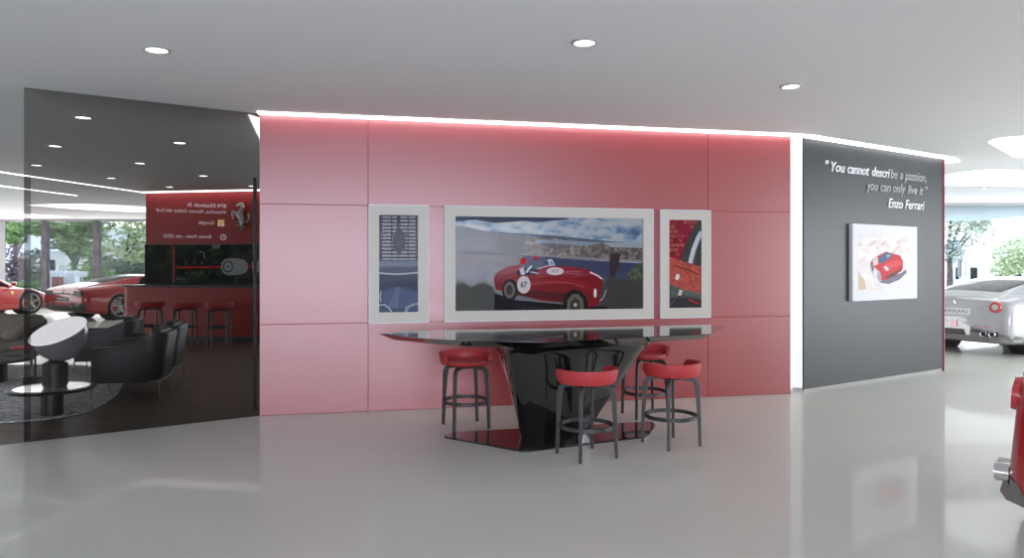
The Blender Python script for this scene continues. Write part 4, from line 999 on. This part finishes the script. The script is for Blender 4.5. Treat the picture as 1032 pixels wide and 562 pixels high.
class Shape:
    def __init__(s, keys, axles, arch, win):
        xs = [k[0] for k in keys]; st = sorted(set([round(xs[0]+(xs[-1]-xs[0])*i/130, 4) for i in range(131)]+[xs[0]+.015, xs[0]+.03, xs[-1]-.015, xs[-1]-.03])); s.st = st
        G = []
        xr, sr, xf, sf = win                      # rear and front edge of the side window and their rake per grid row
        def section(x):
            w, zb, zw, zsh, ysh, yb, zbt, yr, zr, zc = [hermite(xs, [k[j] for k in keys], x) for j in range(1, 11)]
            pts = [(0, zb), (w*.55, zb), (w*.86, zb+.005), (w*.965, zb+.06), (w*.995, (zb+zw)/2+.02), (w, zw), ((w*.75+ysh*.25), zw*.45+zsh*.55), (ysh, zsh), (yb, zbt), ((yb*.5+yr*.5)+.012, (zbt+zr)/2+.006), (yr, zr), (yr*.55, zc-(zc-zr)*.28), (0, zc)]
            lean = .09*max(0, min(1, (xs[0]+.45-x)/.45))
            return [(x+lean*max(0, z-.42), y, z) for y, z in crom(pts, 4)]
        st = sorted([x for x in st if abs(x-xr) > .012 and abs(x-xf) > .012]+[xr, xf]); s.st = st
        for x in st:
            secs = {}; row = []
            for j in range(49):
                k = min(6, max(0, j-33))
                if k not in secs: secs[k] = section(x+interp(x, [xs[0], xr, xf, xs[-1]], [0, sr*k, sf*k, 0]))
                row.append(secs[k][j])
            G.append(row)
        s.G = G; s.axles = axles; s.arch = arch
        # move grid points near the arches onto the arch circle
        for r_ in range(len(G)):
            for c_ in range(len(G[0])):
                x, y, z = G[r_][c_]
                if 6 <= c_ <= 27:
                    for ax in axles:
                        d = math.hypot(x-ax, z-.35)
                        if abs(d-arch) < .028 and d > 0: k = arch/d; G[r_][c_] = (ax+(x-ax)*k, y, .35+(z-.35)*k)
        vs = []; fs = []
        n = len(G[0])
        for row in G: vs += [Vector(p) for p in row]
        fs = [(i*n+j, (i+1)*n+j, (i+1)*n+j+1, i*n+j+1) for i in range(len(G)-1) for j in range(n-1)]
        c = len(vs); vs.append(Vector(((G[0][0][0]+G[0][-1][0])/2-.004, 0, (G[0][0][2]+G[0][-1][2])/2)))
        fs += [(j, j+1, c) for j in range(n-1)]
        s.bvh = BVHTree.FromPolygons(vs, fs)
    def hole(s, x, y, z, c_): return 6 <= c_ <= 27 and any(math.hypot(x-a, z-.35) < s.arch-.002 for a in s.axles)
    def tail(s, y, z, off=.004):
        h = s.bvh.ray_cast(Vector((-4, abs(y), z)), Vector((1, 0, 0)))[0]
        x = h.x if h is not None else -2.2
        return Vector((x-off, y, z))
    def side(s, x, z, sg, off=.004):
        h = s.bvh.ray_cast(Vector((x, 3, z)), Vector((0, -1, 0)))[0]
        y = h.y if h is not None else .9
        return Vector((x, sg*(y+off), z))
    def above(s, x, y, off=.004):
        h = s.bvh.ray_cast(Vector((x, abs(y), 3)), Vector((0, 0, -1)))[0]
        z = h.z if h is not None else .6
        return Vector((x, y, z+off))
def patch(fn, quad, m, nx=14, ny=8, mb=None, thick=0):
    """quad: 4 corners (bottom-left, bottom-right, top-right, top-left) in the projection plane, laid on the body"""
    mb = mb or MB(); G = []
    for i in range(nx+1):
        u = i/nx; row = []
        for j in range(ny+1):
            v = j/ny
            a = quad[0][0]*(1-u)+quad[1][0]*u, quad[0][1]*(1-u)+quad[1][1]*u; b = quad[3][0]*(1-u)+quad[2][0]*u, quad[3][1]*(1-u)+quad[2][1]*u
            row.append(fn(a[0]*(1-v)+b[0]*v, a[1]*(1-v)+b[1]*v))
        G.append(row)
    mb.grid(G, m); return mb
def disc_patch(fn, cx, cy, r0, r1, m, n=28, mb=None, k=3):
    mb = mb or MB(); G = []
    for i in range(n):
        a = 2*math.pi*i/n; G.append([fn(cx+(r0+(r1-r0)*j/k)*math.cos(a), cy+(r0+(r1-r0)*j/k)*math.sin(a)) for j in range(k+1)])
    mb.grid(G, m, closeu=True); return mb

def make_car(keys, label, paint, glass, style, loc, heading, see=False):
    """heading: degrees clockwise from +Y"""
    wb = (-1.30, 1.35) if style == 'mid' else (-1.36, 1.37)
    win = (-.62, .03, 1.02, -.085) if style == 'mid' else (-1.22, .075, .92, -.085)
    S = Shape(keys, wb, .372, win)
    t = thing('sports_car', label, 'car', loc, math.pi/2-R(heading), 'sports cars on show')
    n = len(S.G[0]); body = MB(); panes = {k: MB() for k in ('windscreen', 'rear_window', 'l', 'r')}
    for sg in (1, -1):
        vs = [(x, sg*y, z) for row in S.G for (x, y, z) in row]
        sel = {'body': [], 'windscreen': [], 'rear_window': [], 'side': []}
        for i in range(len(S.G)-1):
            for j in range(n-1):
                f = (i*n+j, (i+1)*n+j, (i+1)*n+j+1, i*n+j+1)
                q = [S.G[i][j], S.G[i+1][j], S.G[i+1][j+1], S.G[i][j+1]]
                x = sum(p[0] for p in q)/4; y = sum(p[1] for p in q)/4; z = sum(p[2] for p in q)/4
                if S.hole(x, y, z, j): continue
                if style == 'mid':
                    side = 33 <= j < 39 and win[0] <= S.st[i] and S.st[i+1] <= win[2]; ws = j >= 40 and .42 < x < 1.16; rw = j >= 40 and -1.55 < x < -.52
                else:
                    side = 33 <= j < 39 and win[0] <= S.st[i] and S.st[i+1] <= win[2]; ws = j >= 40 and .32 < x < 1.04; rw = j >= 40 and -1.86 < x < -.78
                sel['windscreen' if ws else 'rear_window' if rw else 'side' if side else 'body'].append(f)
        body.add(vs, sel['body'], paint)
        for k in ('windscreen', 'rear_window'): panes[k].add(vs, sel[k], glass)
        panes['l' if sg > 0 else 'r'].add(vs, sel['side'], glass)
        for e in (0, len(S.G)-1):
            row = [(x, sg*y, z) for (x, y, z) in S.G[e]]; cz = (S.G[e][0][2]+S.G[e][-1][2])/2
            body.add(row+[((row[0][0]+row[-1][0])/2+(-.004 if e == 0 else .004), 0, cz)], [(j, j+1, len(row)) for j in range(n-1)], paint)
    def clean(mb, name):
        o = mb.build(name, t, ang=42, fix=False); me = o.data
        b = bmesh.new(); b.from_mesh(me); bmesh.ops.remove_doubles(b, verts=b.verts, dist=.0006)
        bmesh.ops.delete(b, geom=[v for v in b.verts if not v.link_faces], context='VERTS')
        bmesh.ops.recalc_face_normals(b, faces=b.faces); b.to_mesh(me); b.free(); me.set_sharp_from_angle(angle=R(42)); return o
    clean(body, 'body')
    for k, nm in (('windscreen', 'windscreen'), ('rear_window', 'rear_window'), ('l', 'side_window'), ('r', 'side_window')): clean(panes[k], nm)
    # wheel wells and wheels
    for ax in wb:
        for sg in (1, -1):
            mb = MB(); Mx = Matrix.Translation((ax, 0, .35)) @ Matrix.Rotation(R90, 4, 'X')
            mb.lathe([(.001, -sg*.52), (.374, -sg*.52), (.374, -sg*.90)], 40, M['blackm'], Mx); mb.build('wheel_arch_liner', t)
            mb = MB(); mb.tube([S.side(ax+.374*math.cos(R(a_)), .35+.374*math.sin(R(a_)), sg, -.012) for a_ in range(-18, 199, 6)], .019, paint, 8); mb.build('arch_lip', t)
            rw_ = .155 if ax < 0 else .13; yo = sg*(.955-rw_)
            Mw = Matrix.Translation((ax, yo, .35)) @ Matrix.Rotation(-R90*sg, 4, 'X')
            prof = [(.245, -rw_), (.30, -rw_), (.335, -rw_*.92), (.349, -rw_*.7), (.350, 0), (.349, rw_*.7), (.335, rw_*.92), (.30, rw_), (.262, rw_*.96), (.250, rw_*.90), (.245, -rw_)]
            wh = MB().lathe(prof, 48, M['tyre'], Mw).build('wheel', t)
            mb = MB(); mb.lathe([(.252, rw_*.93), (.262, rw_*.97), (.250, rw_*.99), (.238, rw_*.90), (.230, rw_*.5), (.228, -rw_*.8)], 48, M['alloy'], Mw)
            mb.lathe([(0, rw_*.80), (.035, rw_*.80), (.055, rw_*.72), (.06, rw_*.5), (0, rw_*.5)], 24, M['alloy'], Mw)
            for k in range(5):
                a = 2*math.pi*k/5+.3
                for d in ((-.10, .10) if style == 'mid' else (-.06, .06)):
                    p0 = Vector((.045*math.cos(a), .045*math.sin(a), rw_*.70)); p1 = Vector((.14*math.cos(a+d*.7), .14*math.sin(a+d*.7), rw_*.80)); p2 = Vector((.245*math.cos(a+d*1.3), .245*math.sin(a+d*1.3), rw_*.90))
                    mb.tube([Mw @ p0, Mw @ p1, Mw @ p2], [.020, .014, .013], M['alloy'], 6)
            mb.build('rim', wh)
            MB().lathe([(0, -.01), (.19, -.01), (.19, .012), (0, .012)], 36, M['disc'], Mw).build('brake_disc', wh)
            mb = MB(); mb.lathe([(.125, .02), (.2, .02), (.2, .055), (.125, .055), (.125, .02)], 10, M['caliper'], Mw, R(150), R(215)); mb.build('brake_caliper', wh)
            MB().lathe([(0, rw_*.83), (.026, rw_*.83), (.028, rw_*.78)], 16, M['yellow'], Mw).build('centre_cap', wh)
    T = S.tail
    # mirrors
    for sg in (1, -1):
        mb = MB(); b0 = S.side(.78, .80, sg, -.03); mb.tube([b0, (.80, sg*.98, .90)], .018, paint)
        Mm = Matrix.Translation((.80, sg*1.0, .915)) @ Matrix.Scale(.62, 4, Vector((1, 0, 0))) @ Matrix.Scale(.7, 4, Vector((0, 0, 1)))
        mb.lathe([(0.001, -.10), (.05, -.085), (.085, -.04), (.095, 0), (.085, .05), (.05, .09), (.001, .10)], 16, paint, Mm); mb.build('wing_mirror', t)
    if style == 'mid':
        for sg in (1, -1):
            patch(lambda y, z: T(y, z, .006), [(sg*.42, .68), (sg*.83, .68), (sg*.80, .80), (sg*.47, .80)], M['lamp_dark']).build('tail_light', t)
            patch(lambda y, z: T(y, z, .005), [(sg*.40, .27), (sg*.86, .29), (sg*.88, .46), (sg*.60, .51)], M['diffuser']).build('rear_vent', t)
            mb = MB(); p0 = T(sg*.42, .43, 0); mb.lathe([(.030, .10), (.052, .10), (.056, -.045), (.05, -.05), (.044, -.045), (.044, .10)], 24, M['chrome'], Matrix.Translation(p0) @ Matrix.Rotation(R90, 4, 'Y')); mb.lathe([(0, .06), (.045, .06)], 20, M['black'], Matrix.Translation(p0) @ Matrix.Rotation(R90, 4, 'Y')); mb.build('exhaust_pipe', t)
            patch(lambda x, z: S.side(x, z, sg, .004), [(.78, .62), (.85, .62), (.85, .71), (.78, .71)], M['yellow'], 4, 4).build('shield_badge', t)
            patch(lambda x, y: S.above(x, y, .004), [(1.65, sg*.62), (2.0, sg*.52), (1.9, sg*.66), (1.5, sg*.76)], M['lamp_dark'], 8, 6).build('headlight', t)
            patch(lambda x, z: S.side(x, z, sg, .003), [(-.85, .55), (-.62, .45), (-.55, .60), (-.80, .70)], M['diffuser'], 8, 6).build('side_intake', t)
        patch(lambda y, z: T(y, z, .005), [(-.62, .24), (.62, .24), (.50, .41), (-.50, .41)], M['diffuser']).build('diffuser', t)
        pt = patch(lambda y, z: T(y, z, .008), [(-.27, .53), (.27, .53), (.27, .635), (-.27, .635)], M['black'], 6, 4).build('number_plate', t)
        lx = T(0, .58, .010).x
        mb = MB(); me = []
        text_on(mb, 'FERRARI', M['plate_white'], -.2, .565, .4, .045, off=0); mb.v = [(lx, -u, z) for (u, y_, z) in mb.v]; mb.build('plate_lettering', pt, smooth=False, fix=False)
        patch(lambda y, z: T(y, z, .004), [(-.36, .70), (.36, .70), (.33, .74), (-.33, .74)], M['diffuser'], 8, 3).build('rear_grille', t)
        mb = MB(); e = T(0, .79, .012); mb.tube([e+Vector((0, 0, -.05)), e, e+Vector((0, .02, .05))], [.006, .012, .005], M['chrome'], 6); mb.build('badge', t)
    else:
        lampz, lampy = .805, .635
        for sg in (1, -1):
            mb = disc_patch(lambda y, z: T(y, z, .030), sg*lampy, lampz, .045, .088, M['lamp_red']); disc_patch(lambda y, z: T(y, z, .034), sg*lampy, lampz, 0, .048, M['lamp_grey'], mb=mb)
            disc_patch(lambda y, z: T(y, z, .030 if math.hypot(y-sg*lampy, z-lampz) < .092 else -.004), sg*lampy, lampz, .088, .096, M['lamp_red'], mb=mb, k=1); mb.build('tail_light', t)
            patch(lambda y, z: T(y, z, .005), [(sg*.24, .27), (sg*.85, .25), (sg*.82, .36), (sg*.26, .465)], M['diff_grey']).build('bumper_insert', t)
            patch(lambda y, z: T(y, z, .009), [(sg*.27, .385), (sg*.45, .375), (sg*.45, .42), (sg*.27, .425)], M['diffuser'], 8, 3).build('rear_vent', t)
            patch(lambda y, z: T(y, z, .010), [(sg*.30, .475), (sg*.56, .470), (sg*.55, .483), (sg*.31, .488)], M['lamp_red'], 8, 2).build('reflector', t)
            patch(lambda x, z: S.side(x, z, sg, .004), [(-2.2, .23), (-1.76, .19), (-1.80, .28), (-2.20, .36)], M['diff_grey'], 12, 6).build('bumper_side', t)
            mb = MB(); patch(lambda y, z: T(y, z, .012), [(sg*.43, .325), (sg*.69, .325), (sg*.69, .41), (sg*.43, .41)], M['diffuser'], 8, 4, mb=mb)
            mb.build('exhaust_surround', t)
            for d in (.495, .625):
                mb = MB(); p0 = T(sg*d, .367, .01); Me = Matrix.Translation(p0) @ Matrix.Rotation(R90, 4, 'Y')
                mb.lathe([(.030, .12), (.048, .12), (.050, -.065), (.046, -.072), (.038, -.065), (.036, .12)], 24, M['chrome'], Me); mb.lathe([(0, .02), (.038, .02)], 20, M['lamp_grey'], Me); mb.build('exhaust_pipe', t)
            patch(lambda x, y: S.above(x, y, .004), [(1.55, sg*.66), (2.0, sg*.50), (1.95, sg*.62), (1.5, sg*.78)], M['lamp_dark'], 8, 6).build('headlight', t)
        dp = [(-2.372, -.58), (-2.33, -.74), (-2.22, -.86), (-2.05, -.93), (-2.05, .93), (-2.22, .86), (-2.33, .74), (-2.372, .58), (-2.35, .24), (-2.35, -.24)]
        MB().prism(dp, .245, .325, M['diff_grey'], [(x+.02, y*.99) for x, y in dp]).build('rear_valance', t, smooth=False, bevel=.008)
        patch(lambda y, z: T(y, z, .006), [(-.20, .30), (.20, .30), (.16, .42), (-.16, .42)], M['diffuser']).build('diffuser', t)
        patch(lambda y, z: T(y, z, .012), [(-.05, .45), (.05, .45), (.045, .57), (-.045, .57)], M['lamp_red'], 4, 4).build('fog_light', t)
        patch(lambda y, z: T(y, z, .004), [(-.36, .62), (.36, .62), (.34, .78), (-.34, .78)], paint, 8, 4).build('plate_recess', t)
        pt = patch(lambda y, z: T(y, z, .012), [(-.26, .655), (.26, .655), (.26, .765), (-.26, .765)], M['plate_white'], 6, 4).build('number_plate', t)
        lx = T(0, .70, .015).x; mb = MB()
        text_on(mb, 'FERRARI', M['diff_grey'], -.21, .685, .42, .055, off=0); mb.v = [(lx, -u, z) for (u, y_, z) in mb.v]; mb.build('plate_lettering', pt, smooth=False, fix=False)
        mb = MB(); e = T(0, .86, .012); mb.tube([e+Vector((0, 0, -.045)), e, e+Vector((0, .02, .045))], [.008, .014, .006], M['chrome'], 6); mb.build('badge', t)
    if see:
        for sg in (1, -1):
            mb = MB(); mb.box((-.45, sg*.36, .80), (.14, .46, .5), M['seatdark']); mb.box((-.50, sg*.36, 1.06), (.10, .26, .16), M['seatdark']); mb.build('seat', t, bevel=.04, seg=3)
    # door line
    return t
make_car(MID, 'red sports car with its tail towards us, behind the lounge', M['paint_red'], M['carglass'], 'mid', (-10.80, 20.83, 0), 27)
make_car(MID, 'red sports car cut by the left edge, showing front wheel and nose', M['paint_red'], M['carglass'], 'mid', (-15.9, 20.68, 0), 22)
make_car(GT, 'silver sports car seen from behind at the right', M['paint_silver'], M['carglass_clear'], 'gt', (9.45, 13.2, 0), 60, see=True)
make_car(GT, 'red sports car cut by the right edge, rear corner nearest us', M['paint_red'], M['carglass'], 'gt', (4.885, 2.87, 0), 130)
